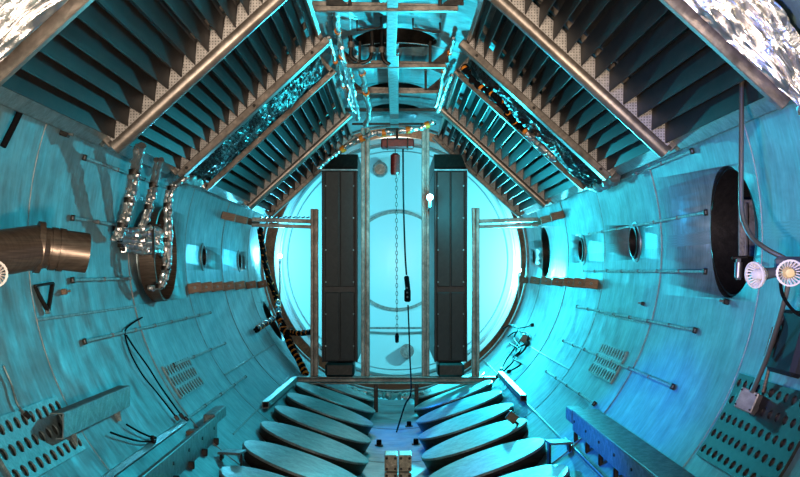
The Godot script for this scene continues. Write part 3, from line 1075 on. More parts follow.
func channel_on_brackets() -> void:
	var t := thing("bracket_channel", "steel channel on two triangular brackets on the near left wall", "channel", wp(95, 430))
	var h0 := at(63, 413.6, 5.5)
	var h1 := at(129.6, 386, 6.9)
	var l0 := at(63, 438.8, 5.5)
	var l1 := at(129.6, 406, 6.9)
	var dir := (h1 - h0).normalized()
	var st := mb()
	var nrm := (l0 - h0).normalized()
	add_bar(st, (h0 + l0) / 2, (h1 + l1) / 2, 0.008, h0.distance_to(l0), -nrm, 0.002)
	obj("web", st, M.steel_plain, t)
	var inw := dir.cross(nrm).normalized()
	if inw.x > 0: inw = -inw
	st = mb()
	add_bar(st, h0 + inw * 0.04, h1 + inw * 0.04, 0.08, 0.008, nrm, 0.002)
	obj("flange", st, M.steel_plain, t)
	st = mb()
	add_bar(st, l0 + inw * 0.05, l1 + inw * 0.05, 0.10, 0.008, nrm, 0.002)
	obj("flange", st, M.steel_plain, t)
	for k in [0.16, 0.82]:
		var p := l0.lerp(l1, k)
		var h := Vector2(atan2(p.x, -(p.y - R)), -p.z)
		st = mb()
		var a := p + inw * 0.01
		var foot := Vector3(p.x, R - sqrt(R * R - p.x * p.x) + 0.01, p.z)
		var back := on_wall(h.x - 0.07, h.y, 0.0)
		add_bar(st, a, foot, 0.03, 0.012, Vector3(0, 0, 1), 0.002)
		add_bar(st, foot + (foot - a).normalized() * -0.01, back, 0.03, 0.012, Vector3(0, 0, 1), 0.002)
		add_bar(st, a, back, 0.03, 0.012, Vector3(0, 0, 1), 0.002)
		obj("bracket", st, M.steel_plain, t)

func plate_grid(st: SurfaceTool, th: float, d: float, nu: int, nv: int, cu: float, cv: float, ru: float, rv: float, off: float, skip := []) -> void:
	# curved plate of nu x nv cells (round the wall x along it), each with an oval hole; depth of 8 mm
	st.set_smooth_group(-1)
	var n := 16
	for i in nu:
		for j in nv:
			var c := Vector2((i + 0.5 - nu / 2.0) * cu, (j + 0.5 - nv / 2.0) * cv)
			for k in n:
				var a := TAU * k / n
				var b := TAU * (k + 1) / n
				var ia := c + Vector2(cos(a) * ru, sin(a) * rv)
				var ib := c + Vector2(cos(b) * ru, sin(b) * rv)
				var ma := 0.5 / maxf(absf(cos(a)), absf(sin(a)))
				var mb_ := 0.5 / maxf(absf(cos(b)), absf(sin(b)))
				var oa := c + Vector2(cos(a) * ma * cu, sin(a) * ma * cv)
				var ob := c + Vector2(cos(b) * mb_ * cu, sin(b) * mb_ * cv)
				var q := func(v: Vector2, h: float) -> Vector3: return on_wall(th + v.x / R, d + v.y, h)
				quad(st, q.call(ia, off), q.call(ib, off), q.call(ob, off), q.call(oa, off))
				quad(st, q.call(ia, off - 0.010), q.call(ib, off - 0.010), q.call(ib, off), q.call(ia, off))
	var hu := nu * cu / 2.0
	var hv := nv * cv / 2.0
	for e in [-1.0, 1.0]:
		for k in nu:
			var u0 := -hu + k * cu
			quad(st, on_wall(th + u0 / R, d + e * hv, off), on_wall(th + (u0 + cu) / R, d + e * hv, off), on_wall(th + (u0 + cu) / R, d + e * hv, 0), on_wall(th + u0 / R, d + e * hv, 0))
		quad(st, on_wall(th + e * hu / R, d - hv, off), on_wall(th + e * hu / R, d + hv, off), on_wall(th + e * hu / R, d + hv, 0), on_wall(th + e * hu / R, d - hv, 0))

func backing(st: SurfaceTool, th: float, d: float, w: float, l: float, off: float) -> void:
	st.set_smooth_group(-1)
	for k in 8:
		var a := th + (k / 8.0 - 0.5) * w / R
		var b := th + ((k + 1) / 8.0 - 0.5) * w / R
		quad(st, on_wall(a, d - l / 2, off), on_wall(b, d - l / 2, off), on_wall(b, d + l / 2, off), on_wall(a, d + l / 2, off))

func build_plates() -> void:
	var spec := [
		["perforated_plate", 752, 437, 5, 11, 0.115, 0.10, 0.027, 0.029, "perforated steel plate with round holes on the lower right wall under the conduit box"],
		["perforated_plate", 30, 440, 3, 10, 0.125, 0.105, 0.036, 0.036, "perforated steel plate with rows of round holes on the lower left wall"],
		["slotted_plate", 183, 377, 3, 10, 0.11, 0.10, 0.049, 0.033, "slotted steel vent plate on the lower left wall above the open trough"],
		["slotted_plate", 608, 363, 3, 10, 0.11, 0.10, 0.049, 0.033, "slotted steel vent plate on the lower right wall above the box beam"]]
	for s in spec:
		var h := wall_hit(s[1], s[2])
		if s[1] == 752: h = Vector2(wall_hit(760, 433).x, 5.32)
		if s[1] == 30: h = Vector2(wall_hit(28, 443).x, 5.30)
		var t := thing(s[0], s[9], "plate", on_wall(h.x, h.y))
		var st := mb()
		plate_grid(st, h.x, h.y, s[3], s[4], s[5], s[6], s[7], s[8], 0.016)
		obj("sheet", st, M.steel_plain if s[0] == "slotted_plate" or s[1] < 400 else M.dark_steel, t)
		st = mb()
		backing(st, h.x, h.y, s[3] * s[5] - 0.01, s[4] * s[6] - 0.01, 0.004)
		obj("backing", st, M.black if s[0] == "slotted_plate" else (M.dark_steel if s[1] < 400 else M.brown_steel), t)

# ------------------------------------------------------------------ things on the wall
func build_rails() -> void:
	var spec := [
		[694, 149, 600, 189, "thin wall rail on the right wall, topmost, below the nearest louvre rack"],
		[708, 209, 590, 236, "thin wall rail on the right wall, ending at the upper rim of the large port"],
		[708, 270, 584, 272, "thin wall rail on the right wall, level and ending at the large port's lower half"],
		[698, 329, 577, 308, "thin wall rail on the right wall, just below the small angle clip"],
		[676, 386, 563, 342, "thin wall rail on the right wall, crossing the slotted vent plate"],
		[598, 402, 545, 374, "thin wall rail on the right wall, lowest, running to the box beam"],
		[82, 157, 166, 187, "thin wall rail on the left wall, topmost, under the nearest louvre rack"],
		[70, 218, 118, 225, "thin wall rail on the left wall, in the light patches above the duct"],
		[70, 281, 130, 278, "thin wall rail on the left wall, right of the triangular bracket"],
		[82, 342, 210, 313, "thin wall rail on the left wall, with a loose wire hung over it"],
		[170, 363, 226, 346, "thin wall rail on the left wall, along the top of the slotted vent plate"],
		[181, 416, 248, 380, "thin wall rail on the left wall, lowest, above the open trough"]]
	for s in spec:
		var a := wall_hit(s[0], s[1])
		var b := wall_hit(s[2], s[3])
		var th := (a.x + b.x) / 2
		var t := thing("wall_rail", s[4], "rail", on_wall(th, a.y), "thin rails along the chamber wall")
		var st := mb()
		add_bar(st, on_wall(th, a.y, 0.018), on_wall(th, b.y, 0.018), 0.022, 0.008, on_wall(th, 0, 1) - on_wall(th, 0, 0), 0.003)
		obj("strip", st, M.rail, t)
		var n := maxi(3, int((b.y - a.y) / 0.55))
		for k in n:
			st = mb()
			var d := lerpf(a.y + 0.02, b.y - 0.05, k / float(n - 1))
			add_box(st, wall_frame(th, d, 0.014), Vector3(0.03 if k else 0.045, 0.03, 0.025), 0.004)
			obj("clip", st, M.rail if k else M.dark_steel, t)

func build_bits() -> void:
	# brown duct with a mitred bend on the near left wall
	var t := thing("exhaust_duct", "brown steel duct with a flanged bend jutting from the left wall", "duct", at(0, 252, 5.0))
	var r := 0.118
	var p0 := at(-60, 262, 4.75)
	var p1 := at(38, 247, 5.30)
	var p2 := at(87, 253, 5.42)
	var st := mb()
	add_tube(st, [p0, p0.lerp(p1, 0.5), p1], r * 1.05, 32, false)
	add_tube(st, [p1, p0], r * 0.98, 32, false)
	obj("inlet_pipe", st, M.brown_steel, t)
	st = mb()
	add_tube(st, [p1, p1.lerp(p2, 0.4), p2], r * 0.97, 32, false)
	add_tube(st, [p2, p1], r * 0.92, 32, false)
	obj("outlet_pipe", st, M.brown_steel, t)
	for k in 3:
		st = mb()
		var c := p1.lerp(p2, [0.02, 0.30, 0.46][k])
		add_lathe(st, along(c, p2) .orthonormalized() * Transform3D(Basis(Vector3(1, 0, 0), PI / 2), Vector3(0, 0, -c.distance_to(p2) / 2)), [Vector2(r * 0.9, -0.016), Vector2(r + [0.028, 0.004, 0.004][k], -0.016), Vector2(r + [0.028, 0.004, 0.004][k], 0.016), Vector2(r * 0.9, 0.016)], 40, false, true)
		obj("flange" if k == 0 else "seam_band", st, M.brown_steel, t)
	# triangular bracket, clips
	t = thing("triangle_bracket", "small steel triangular bracket on the left wall under the duct", "bracket", wp(41, 297))
	st = mb()
	var q := [wp(34, 286, 0.0), wp(45, 284, 0.05), wp(45, 312, 0.02)]
	for k in 3:
		add_bar(st, q[k], q[(k + 1) % 3], 0.016, 0.03, Vector3(1, 0, 0.4), 0.003)
	obj("angle_strap", st, M.dark_steel, t)
	st = mb()
	add_box(st, wall_frame(wall_hit(45, 312).x, wall_hit(45, 312).y, 0.02), Vector3(0.03, 0.03, 0.03), 0.004)
	obj("pad", st, M.steel_plain, t)
	var clips := [
		[62, 292, 0.04, "small steel block on the left wall beside the triangular bracket"],
		[62, 131, 0.06, "small dark hook block high on the near left wall"],
		[644, 304, 0.035, "small steel angle clip on the right wall between two thin rails"],
		[728, 302, 0.04, "small bolt block on the right wall below the large port"]]
	for c in clips:
		var h := wall_hit(c[0], c[1])
		t = thing("wall_clip", c[3], "clip", on_wall(h.x, h.y), "small clips on the wall")
		st = mb()
		var s: float = c[2]
		add_box(st, wall_frame(h.x, h.y, s * 0.4), Vector3(s, s * 0.9, s), 0.006)
		obj("block", st, M.dark_steel if c[0] != 62 or c[1] < 200 else M.tan, t)
		st = mb()
		var pp := on_wall(h.x, h.y, s * 0.8)
		add_tube(st, [pp, pp + (on_wall(h.x, 0, 1) - on_wall(h.x, 0, 0)) * 0.03], s * 0.22, 8)
		obj("stud", st, M.frame, t)
	# rows of angle plates along both walls
	for s in [-1.0, 1.0]:
		for k in 7:
			var px := lerpf(188, 258, k / 6.0) if s < 0 else lerpf(598, 528, k / 6.0)
			var py := lerpf(289, 285, k / 6.0) if s < 0 else lerpf(284.5, 280.5, k / 6.0)
			var h := wall_hit(px, py)
			var place := ["nearest to the viewer", "second", "third", "fourth", "fifth", "sixth", "last, by the far rim"]
			t = thing("angle_plate", "brown steel angle plate on the %s wall, %s in its row" % ["left" if s < 0 else "right", place[k]], "bracket", on_wall(h.x, h.y), "angle plates along the wall")
			st = mb()
			add_box(st, wall_frame(h.x, h.y, 0.075), Vector3(0.11, 0.15, 0.016), 0.004)
			obj("upright_leaf", st, M.tan, t)
			st = mb()
			add_box(st, wall_frame(h.x, h.y + 0.12, 0.008), Vector3(0.11, 0.016, 0.24), 0.004)
			obj("foot_leaf", st, M.tan, t)
			st = mb()
			var c := wall_frame(h.x, h.y, 0.08)
			add_tube(st, [c * Vector3(0, 0, 0.006), c * Vector3(0, 0, 0.022)], 0.017, 8)
			obj("bolt", st, M.steel_plain, t)
	# square tubes on the floor edge, small tables, blocks
	var tubes := [
		[262, 409, 292, 383, "short square steel tube at the floor edge left of the pump caps"],
		[527, 402, 503, 377, "short square steel tube at the floor edge right of the pump caps"]]
	for s in tubes:
		var a := wp(s[0], s[1], 0.06)
		var b := wp(s[2], s[3], 0.06)
		t = thing("square_tube", s[4], "tube", a)
		var xf := along(a, b)
		var l := a.distance_to(b)
		for e in [[0, 0.034, 0.076, 0.008], [0, -0.034, 0.076, 0.008], [0.034, 0, 0.008, 0.076], [-0.034, 0, 0.008, 0.076]]:
			st = mb()
			add_box(st, xf * Transform3D(Basis(), Vector3(e[0], e[1], 0)), Vector3(e[2], e[3], l), 0.002)
			obj("side_wall", st, M.rail, t)
	var tables := [
		[232, 459, 8.0, "small steel step bracket standing on the floor beside the left pump caps"],
		[559, 449, 8.2, "small steel step bracket standing on the floor beside the right pump caps"]]
	for s in tables:
		var c := at(s[0], s[1] - 7.0, s[2])
		t = thing("step_bracket", s[3], "bracket", c)
		st = mb()
		add_box(st, Transform3D(Basis(Vector3(0, 1, 0), 0.2 * signf(c.x)), c), Vector3(0.20, 0.02, 0.16), 0.004)
		obj("top_plate", st, M.steel_plain, t)
		for e in [-1.0, 1.0]:
			st = mb()
			var fx: float = c.x + e * 0.085
			var y0 := R - sqrt(R * R - fx * fx)
			add_bar(st, Vector3(fx, c.y, c.z), Vector3(fx, y0 - 0.01, c.z), 0.12, 0.016, Vector3(1, 0, 0), 0.003)
			obj("leg", st, M.dark_steel, t)
	# bolted tan block in the middle of the floor
	t = thing("bolted_block", "tan block of bolted plates standing on the chamber floor in the middle", "block", Vector3(0.03, 0, -9.0))
	for i in 2:
		for j in 2:
			st = mb()
			var cc := at(391 if i == 0 else 405.2, 463.5 if j == 0 else 481, 9.0)
			add_box(st, Transform3D(Basis(), cc - Vector3(0, 0, 0.12)), Vector3(0.122, 0.155, 0.24), 0.008)
			var pl := obj("plate", st, M.tan_light, t)
			for e in [[-0.04, 0.05], [0.04, 0.05], [-0.04, -0.05], [0.04, -0.05]]:
				st = mb()
				var b := cc + Vector3(e[0], e[1], 0.0)
				add_tube(st, [b, b + Vector3(0, 0, 0.012)], 0.013, 8)
				obj("bolt", st, M.dark_steel, pl)
	st = mb()
	add_box(st, Transform3D(Basis(), Vector3(0.03, 0.02, -9.12)), Vector3(0.22, 0.2, 0.2), 0.01)
	obj("foot", st, M.dark_steel, t)
	var cubes := [[379, 443, "small dark block on the floor at the tip of the left pump caps"], [416, 442, "small dark block on the floor at the tip of the right pump caps"], [409, 424, "small dark block on the floor under the middle of the frame"]]
	for s in cubes:
		var d := (EYE) * F / (float(s[1]) + 3.0 - VY)
		var c := Vector3((float(s[0]) - VX) / F * d, 0.045, -d)
		t = thing("floor_block", s[2], "block", c - Vector3(0, 0.04, 0))
		st = mb()
		add_box(st, Transform3D(Basis(), c), Vector3(0.06, 0.06, 0.06), 0.006)
		obj("block", st, M.cable, t)
		st = mb()
		add_box(st, Transform3D(Basis(), c - Vector3(0, 0.035, 0)), Vector3(0.10, 0.016, 0.10), 0.003)
		obj("foot", st, M.dark_steel, t)
	# small tilted box with a wire on the right floor edge
	t = thing("junction_box", "small tilted tan box at the floor edge right of the pump caps", "box", wp(527, 428))
	var jb := wall_hit(527, 424)
	st = mb()
	add_box(st, wall_frame(jb.x - 0.04, jb.y - 0.25, 0.20) * Transform3D(Basis(Vector3(0, 0, 1), 0.3), Vector3.ZERO), Vector3(0.10, 0.11, 0.06), 0.008)
	obj("case", st, M.tan, t)
	st = mb()
	add_bar(st, on_wall(jb.x - 0.04, jb.y - 0.25, 0.16), on_wall(jb.x - 0.03, jb.y - 0.22, 0.0), 0.03, 0.02, Vector3(0, 0, 1))
	obj("stalk", st, M.dark_steel, t)

# ------------------------------------------------------------------ cables
func wall_wire(pts: Array, off: float) -> Array:
	var out := []
	for p in pts:
		out.append(wp(p[0], p[1], off))
	return smooth_path(out, 6)

func build_cables() -> void:
	# foil-wrapped bundles from the second rack into the left port
	var hangs := [
		[[[140, 146, 7.0], [135, 172, 7.25], [130, 200, 7.4], [123, 225, 7.5], [116, 240, 7.6]], 0.038, "thick foil wrapped cable hanging from the left louvre racks, leftmost of three"],
		[[[159, 160, 7.7], [154, 185, 7.9], [149, 207, 8.0], [141, 230, 8.05]], 0.034, "foil wrapped cable hanging from the left louvre racks, middle one of three"],
		[[[186, 178, 8.6], [172, 188, 8.5], [168, 205, 8.45], [168, 240, 8.4], [166, 268, 8.4], [160, 286, 8.45], [150, 288, 8.5]], 0.034, "foil wrapped cable looping over the collar of the left port, rightmost of three"]]
	for s in hangs:
		var pts := []
		for p in s[0]:
			pts.append(at(p[0], p[1], p[2]))
		var t := thing("foil_cable", s[2], "cable", pts[-1], "foil wrapped cables on the left wall")
		for k in 2:
			var pk := []
			for i in pts.size():
				pk.append(pts[i] + Vector3((k - 0.5) * s[1] * 1.25, 0, (k - 0.5) * 0.03))
			put("wrap", facetted(foil_path(pk, s[1] * 0.62, 12)), M.foil, t)
		for i in range(1, pts.size() - 1):
			var st := mb()
			add_tube(st, [pts[i] + Vector3(0, 0.02, 0), pts[i] - Vector3(0, 0.02, 0)], s[1] * 1.25, 10)
			obj("tie_band", st, M.dark_steel, t)
	for k in 5:
		var y: float = [229.0, 234.0, 240.0, 245.0, 249.0][k]
		var d := 7.75 + 0.05 * k
		var words := ["topmost", "second from top", "middle one", "second from bottom", "lowest"]
		var a := at(115 + k * 2, y, d)
		var pts := [a, at(132, y + 1, d + 0.2), at(148, y - 1 + k, d + 0.35), at(158, y + 2, d + 0.55), at(161, y + 6, d + 0.95)]
		var t := thing("foil_lead", "short silver foil lead running level into the left port, %s of five" % words[k], "cable", a, "level foil leads into the left port")
		put("wrap", facetted(foil_path(pts, 0.026, 8)), M.foil, t)
		var st := mb()
		add_box(st, along(a, pts[1]) * Transform3D(Basis(), Vector3(0, 0, -0.1)), Vector3(0.04, 0.04, 0.06), 0.006)
		obj("plug", st, M.dark_steel, t)
	var fr := thing("cable_comb", "small upright cable comb in front of the left port", "bracket", at(153, 262, 8.15))
	var st0 := mb()
	add_bar(st0, at(153, 225, 8.15), at(154, 258, 8.15), 0.03, 0.02)
	add_bar(st0, at(146, 225, 8.15), at(160, 225, 8.15), 0.02, 0.02)
	obj("upright", st0, M.dark_steel, fr)
	# cable loom with orange flecks by the far rim, left
	var looms := [
		[[[254, 228, 15.8], [257, 250, 15.9], [262, 275, 15.9], [271, 300, 15.8], [280, 318, 15.6], [292, 345, 15.2], [304, 372, 14.6]], 0.05, "dark cable loom with orange flecks following the far rim on the left"],
		[[[250, 333, 15.3], [262, 325, 15.2], [273, 320, 15.2], [283, 330, 15.0], [297, 333, 14.9], [311, 332, 14.3]], 0.045, "dark cable loom with orange flecks crossing to the left frame post"],
		[[[283, 325, 15.1], [290, 345, 14.9], [299, 360, 14.6], [306, 374, 14.3]], 0.05, "dark cable loom dropping to the foot of the left frame post"]]
	for s in looms:
		var pts := []
		for p in s[0]:
			pts.append(wp(p[0], p[1], 0.10) if p[0] < 275 else at(p[0], p[1], p[2]))
		var sm := smooth_path(pts, 10)
		var t := thing("cable_loom", s[2], "cable", pts[-1], "cable looms at the far left rim")
		var st := mb()
		for k in 4:
			st = mb()
			var tw := []
			for i in sm.size():
				var an := i * 0.35 + k * PI / 2
				tw.append(sm[i] + Vector3(cos(an), sin(an), cos(an + 1.0)) * s[1] * 0.55)
			add_tube(st, tw, s[1] * 0.5, 7)
			obj("strand", st, M.cable, t)
		for i in range(2, sm.size() - 1, 3):
			st = mb()
			add_tube(st, [sm[i], sm[i].lerp(sm[i + 1], 0.35)], s[1] * 1.08, 8)
			obj("orange_tie", st, M.orange, t)
	# beaded cable lying on the right foil blanket
	var bp := []
	for k in 8:
		bp.append(rack_point(1, lerpf(1.72, 0.86, k / 7.0), -0.09, 9.35 + 0.12 * sin(k * 1.3) + k * 0.03))
	bp.push_front(rack_point(1, 1.70, -0.02, 9.7))
	var bt := thing("beaded_cable", "cable with amber beads lying on the right foil blanket", "cable", bp[-1])
	put("wrap", facetted(foil_path(bp, 0.03, 8)), M.cable, bt)
	for p in bp:
		var sb := mb()
		add_lathe(sb, Transform3D(Basis(Vector3(0, 0, 1), 0.6), p), [Vector2(0.0, -0.026), Vector2(0.028, -0.018), Vector2(0.034, 0.0), Vector2(0.028, 0.018), Vector2(0.0, 0.026)], 10)
		obj("amber_bead", sb, M.orange, bt)
	put("foil_tail", facetted(foil_path([bp[-1], rack_point(1, 0.7, -0.08, 9.7), rack_point(1, 0.45, -0.07, 9.75)], 0.035, 10)), M.foil, bt)
	# tangle on the right wall by the frame
	var tangle := [
		[[[505, 330], [513, 326], [520, 330], [522, 342], [515, 352], [508, 362], [503, 372]], "dark wire tangle on the lower right wall, the loop closest to the frame"],
		[[[510, 338], [518, 333], [530, 335], [528, 345], [519, 350], [516, 362], [509, 370], [500, 378]], "dark wire tangle on the lower right wall, the loop through the small tan box"],
		[[[513, 327], [523, 329], [535, 326]], "dark wire on the lower right wall, short top strand above the tangle"],
		[[[512, 345], [522, 352], [515, 360], [523, 366], [510, 374]], "dark wire tangle on the lower right wall, the zigzag strand in the middle"],
		[[[521, 330], [516, 340], [523, 350], [519, 358], [526, 352], [530, 345]], "dark wire tangle on the lower right wall, the small loop under the tan box"]]
	for s in tangle:
		var p := wall_wire(s[0], 0.04)
		var t := thing("wire", s[1], "wire", p[-1], "loose wires on the right wall")
		var st := mb()
		add_tube(st, p, 0.012, 6)
		obj("strand", st, M.cable, t)
		st = mb()
		add_box(st, along(p[-2], p[-1]), Vector3(0.05, 0.05, 0.08), 0.008)
		obj("plug", st, M.dark_steel, t)
	var jb := thing("wire_box", "small tan connector box on the lower right wall amid the wire tangle", "box", wp(528, 341))
	var hb := wall_hit(528, 341)
	var s3 := mb()
	add_box(s3, wall_frame(hb.x, hb.y, 0.06), Vector3(0.12, 0.12, 0.1), 0.01)
	obj("case", s3, M.tan, jb)
	s3 = mb()
	add_box(s3, wall_frame(hb.x, hb.y - 0.055, 0.06), Vector3(0.09, 0.09, 0.012), 0.003)
	obj("lid", s3, M.frame, jb)
	# thin wires on the left wall and floor
	var wires := [
		[[[140, 318], [130, 324], [123, 331], [124, 342], [130, 358], [141, 377], [155, 394], [176, 421]], "thin dark wire looped over the left wall rail and running down to the trough"],
		[[[124, 336], [133, 350], [146, 368], [160, 390], [181, 419]], "second thin dark wire running down the left wall beside the looped wire"],
		[[[108, 434], [122, 439], [138, 443], [152, 443]], "short dark rod on the left wall behind the open trough"],
		[[[124, 426], [138, 434], [152, 440]], "thin wire from the channel bracket to the open trough"],
		[[[0, 367], [8, 385], [14, 405], [24, 417]], "pale line of sealant on the wall beside the left perforated plate"]]
	for s in wires:
		var p := wall_wire(s[0], 0.02)
		var t := thing("wall_wire", s[1], "wire", p[-1], "thin wires on the left wall")
		var st := mb()
		add_tube(st, p, 0.007, 6)
		obj("strand", st, M.steel_plain if "pale" in s[1] else M.cable, t)
		st = mb()
		add_box(st, along(p[-2], p[-1]), Vector3(0.03, 0.03, 0.05), 0.005)
		obj("clip", st, M.dark_steel, t)
	# cable litter beyond the frame beam
	var litter := thing("floor_cable", "foil wrapped cable lying across the floor behind the frame beam", "cable", Vector3(0, 0.1, -14.6))
	put("wrap", facetted(foil_path([Vector3(-1.2, 0.42, -14.5), Vector3(-0.6, 0.24, -14.6), Vector3(0.0, 0.18, -14.55), Vector3(0.6, 0.22, -14.6), Vector3(1.2, 0.42, -14.5)], 0.05, 20)), M.foil, litter)
	# hanging cable at the left edge and its wall light
	var lc := [wp(23, 66, 0.05), wp(17, 92, 0.06), wp(9, 115, 0.05), wp(-4, 145, 0.04)]
	var ct := thing("black_cable", "black cable hanging at the upper left edge behind the nearest louvre rack", "cable", lc[-1])
	var s5 := mb()
	add_tube(s5, smooth_path(lc, 6), 0.018, 8)
	obj("strand", s5, M.cable, ct)

# ------------------------------------------------------------------ lamps
func finned_bulb(t: Node3D, xf: Transform3D, mat_hub: Material) -> void:     # y points out of the front of the bulb
	var st := mb()
	add_lathe(st, xf, [Vector2(0.060, -0.006), Vector2(0.068, -0.006), Vector2(0.070, 0.006), Vector2(0.060, 0.008)], 40, false, true)
	obj("rim", st, M.white_plastic, t)
	for k in 20:
		st = mb()
		var b := Basis(Vector3(0, 1, 0), TAU * k / 20)
		var p := xf * Transform3D(b, Vector3.ZERO)
		add_bar(st, p * Vector3(0.026, -0.050, 0), p * Vector3(0.064, 0.0, 0), 0.007, 0.016, p.basis * Vector3(0, 1, 0), 0.001)
		obj("fin", st, M.white_plastic, t)
	st = mb()
	add_lathe(st, xf, [Vector2(0.0, -0.06), Vector2(0.030, -0.06), Vector2(0.030, -0.02), Vector2(0.022, 0.004), Vector2(0.0, 0.008)], 24)
	obj("hub", st, mat_hub, t)
	st = mb()
	add_lathe(st, xf, [Vector2(0.0, -0.15), Vector2(0.026, -0.15), Vector2(0.028, -0.10), Vector2(0.034, -0.058), Vector2(0.0, -0.05)], 20)
	obj("socket", st, M.grey_plastic, t)

func build_lamps() -> void:
	# twin bulbs on the right-hand conduit
	var d := 4.9
	var t := thing("twin_bulb", "finned white reflector bulb facing the large port on the conduit box", "lamp", at(760, 274, d))
	var ax := Vector3(-0.93, -0.10, 0.36).normalized()
	var b := Basis(Quaternion(Vector3.UP, ax))
	finned_bulb(t, Transform3D(b, at(755, 275, d)), M.white_plastic)
	t = thing("twin_bulb", "finned white reflector bulb facing the viewer at the right edge", "lamp", at(790, 272, d))
	ax = Vector3(-0.15, -0.05, 1.0).normalized()
	b = Basis(Quaternion(Vector3.UP, ax))
	finned_bulb(t, Transform3D(b, at(790, 273, d)), M.amber)
	t = thing("twin_bulb", "finned white reflector bulb cut off by the left edge below the duct", "lamp", at(-6, 274, 4.6))
	ax = Vector3(0.2, 0.0, 1.0).normalized()
	b = Basis(Quaternion(Vector3.UP, ax))
	finned_bulb(t, Transform3D(b, at(-7, 274, 4.6)), M.white_plastic)
	# conduit with its box
	t = thing("conduit", "grey bent conduit coming down the right wall to the lamp box", "conduit", at(741, 180, 5.3))
	var st := mb()
	add_tube(st, smooth_path([at(742, 60, 5.4), at(741.5, 130, 5.35), at(741, 190, 5.3), at(742.5, 216, 5.27), at(751, 236, 5.2), at(765, 248, 5.12), at(784, 258, 5.05)], 8), 0.014, 12)
	obj("upper_run", st, M.conduit, t)
	st = mb()
	add_tube(st, smooth_path([at(788, 284, 5.05), at(783, 305, 5.1), at(774, 335, 5.2), at(765, 362, 5.3), at(752, 392, 5.4)], 8), 0.015, 12)
	obj("lower_run", st, M.conduit, t)
	st = mb()
	add_tube(st, smooth_path([at(780, 278, 5.0), at(783, 296, 5.05), at(795, 312, 5.1), at(812, 322, 5.1)], 8), 0.009, 8)
	obj("lead", st, M.cable, t)
	st = mb()
	add_tube(st, smooth_path([at(800, 314, 5.25), at(786, 316, 5.3), at(777, 330, 5.3), at(772, 355, 5.35), at(763, 392, 5.4)], 8), 0.011, 8)
	obj("flexible_hose", st, M.brown_steel, t)
	st = mb()
	add_box(st, Transform3D(Basis(), at(789, 266, 5.05)), Vector3(0.15, 0.10, 0.06), 0.02)
	obj("lamp_box", st, M.grey_plastic, t)
	t = thing("conduit_box", "square steel junction box at the foot of the conduit on the right wall", "box", at(750, 415, 5.5))
	var bx := Basis(Vector3(0, 0, 1), -0.42) * Basis(Vector3(0, 1, 0), 0.75)
	st = mb()
	add_box(st, Transform3D(bx, at(750.5, 402, 5.45)), Vector3(0.125, 0.125, 0.11), 0.006)
	obj("case", st, M.steel, t)
	for e in [[-0.045, 0.045], [0.045, 0.045], [-0.045, -0.045], [0.045, -0.045]]:
		st = mb()
		var q := Transform3D(bx, at(750.5, 402, 5.45)) * Vector3(-0.0625, e[1], e[0])
		add_tube(st, [q, q + bx * Vector3(-0.006, 0, 0)], 0.006, 8)
		obj("cover_screw", st, M.dark_steel, t)
	# equipment in the mouth of the large right port
	t = thing("port_valve", "small brass valve with a tap handle at the edge of the large right port", "valve", at(738, 278, 6.15))
	st = mb()
	add_bar(st, at(738.5, 258, 6.2), at(738.5, 280, 6.2), 0.03, 0.03, Vector3(0, 0, 1))
	add_lathe(st, Transform3D(Basis(), at(738.5, 270, 6.2)), [Vector2(0.0, -0.05), Vector2(0.026, -0.05), Vector2(0.026, 0.05), Vector2(0.0, 0.05)], 10)
	obj("valve_body", st, M.conduit, t)
	st = mb()
	add_bar(st, at(732, 258, 6.2), at(748, 257, 6.2), 0.02, 0.02)
	obj("tap_handle", st, M.dark_steel, t)
	t = thing("gate_post", "pale upright steel panel standing inside the large right port", "panel", at(748, 255, 6.45))
	st = mb()
	add_box(st, Transform3D(Basis(), at(750, 228, 6.7)), Vector3(0.16, 0.40, 0.03), 0.006)
	obj("sheet", st, M.steel, t)
	st = mb()
	add_bar(st, at(746.5, 203, 6.66), at(746.5, 256, 6.66), 0.02, 0.02, Vector3(0, 0, 1))
	obj("edge_bar", st, M.frame, t)
	# dark hatch at the right edge
	t = thing("hatch", "dark rounded hatch cover at the right edge below the bulbs", "hatch", wp(792, 345))
	var hh := Vector2(wall_hit(798, 345).x, 5.30)
	st = mb()
	add_box(st, wall_frame(hh.x, hh.y - 0.1, 0.05), Vector3(0.36, 0.08, 0.36), 0.03)
	obj("cover", st, M.black, t)
	st = mb()
	add_bar(st, on_wall(hh.x - 0.05, hh.y + 0.03, 0.11), on_wall(hh.x + 0.03, hh.y + 0.03, 0.11), 0.02, 0.03)
	obj("handle", st, M.brown_steel, t)
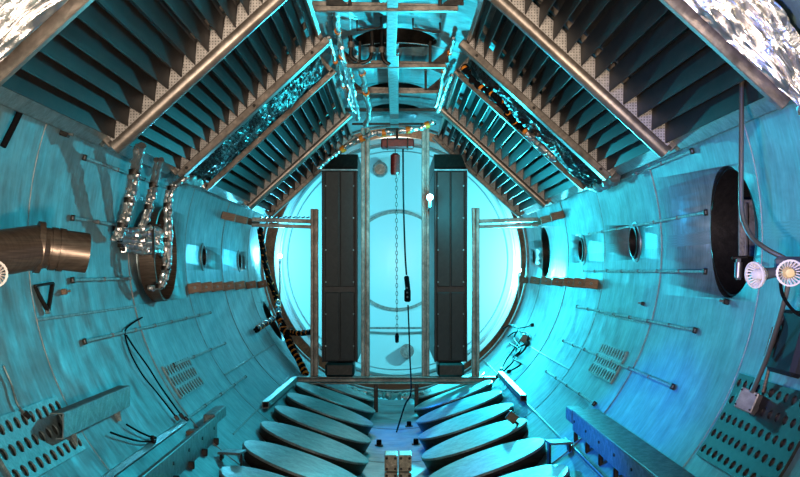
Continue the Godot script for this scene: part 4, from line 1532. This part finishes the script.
	# glowing work lamps
	var lamps := [[430.0, 197.0, 13.1, "glaring work lamp clamped to the right inner post"], [280.0, 256.0, 17.5, "glowing lamp in the gap between the left rim and the door"], [519.0, 270.0, 17.5, "glaring lamp in the gap between the right rim and the door"]]
	for s in lamps:
		var p := at(s[0], s[1], s[2])
		t = thing("work_lamp", s[3], "lamp", p - Vector3(0, 0.1, 0), "bare work lamps")
		st = mb()
		add_lathe(st, Transform3D(Basis(), p), [Vector2(0.0, -0.05), Vector2(0.025, -0.045), Vector2(0.042, -0.02), Vector2(0.045, 0.0), Vector2(0.036, 0.028), Vector2(0.0, 0.046)], 20, true)
		obj("bulb", st, M.bulb, t)
		st = mb()
		add_lathe(st, Transform3D(Basis(), p - Vector3(0, 0.09, 0)), [Vector2(0.0, -0.05), Vector2(0.02, -0.05), Vector2(0.022, 0.045), Vector2(0.0, 0.045)], 12)
		obj("socket", st, M.grey_plastic, t)
		st = mb()
		if s[2] < 14:
			add_bar(st, p - Vector3(0, 0.13, 0), p - Vector3(0, 0.15, 0.8), 0.02, 0.02)
			obj("clamp_arm", st, M.dark_steel, t)
		else:
			add_tube(st, [p - Vector3(0, 0.13, 0), Vector3(p.x, -0.59, p.z)], 0.018, 10)
			obj("stand_pole", st, M.frame, t)
			st = mb()
			add_lathe(st, Transform3D(Basis(), Vector3(p.x, -0.6, p.z)), [Vector2(0.18, 0.0), Vector2(0.18, 0.02), Vector2(0.03, 0.05), Vector2(0.0, 0.05)], 20)
			obj("stand_base", st, M.dark_steel, t)

func _ready() -> void:
	rng.seed = 7
	camera_and_world()
	lights()
	make_textures()
	make_materials()
	build_hall()
	build_ports()
	build_shell()
	build_door()
	build_racks()
	build_frame()
	column(-1, 322, 357.5, "tall dark rusty column with two tiers of panels between the left posts")
	column(1, 434.5, 467, "tall dark rusty column with two tiers of panels between the right posts")
	build_caps()
	trough()
	channel_on_brackets()
	build_plates()
	build_hoist()
	build_overhead()
	build_rails()
	build_bits()
	build_cables()
	build_lamps()
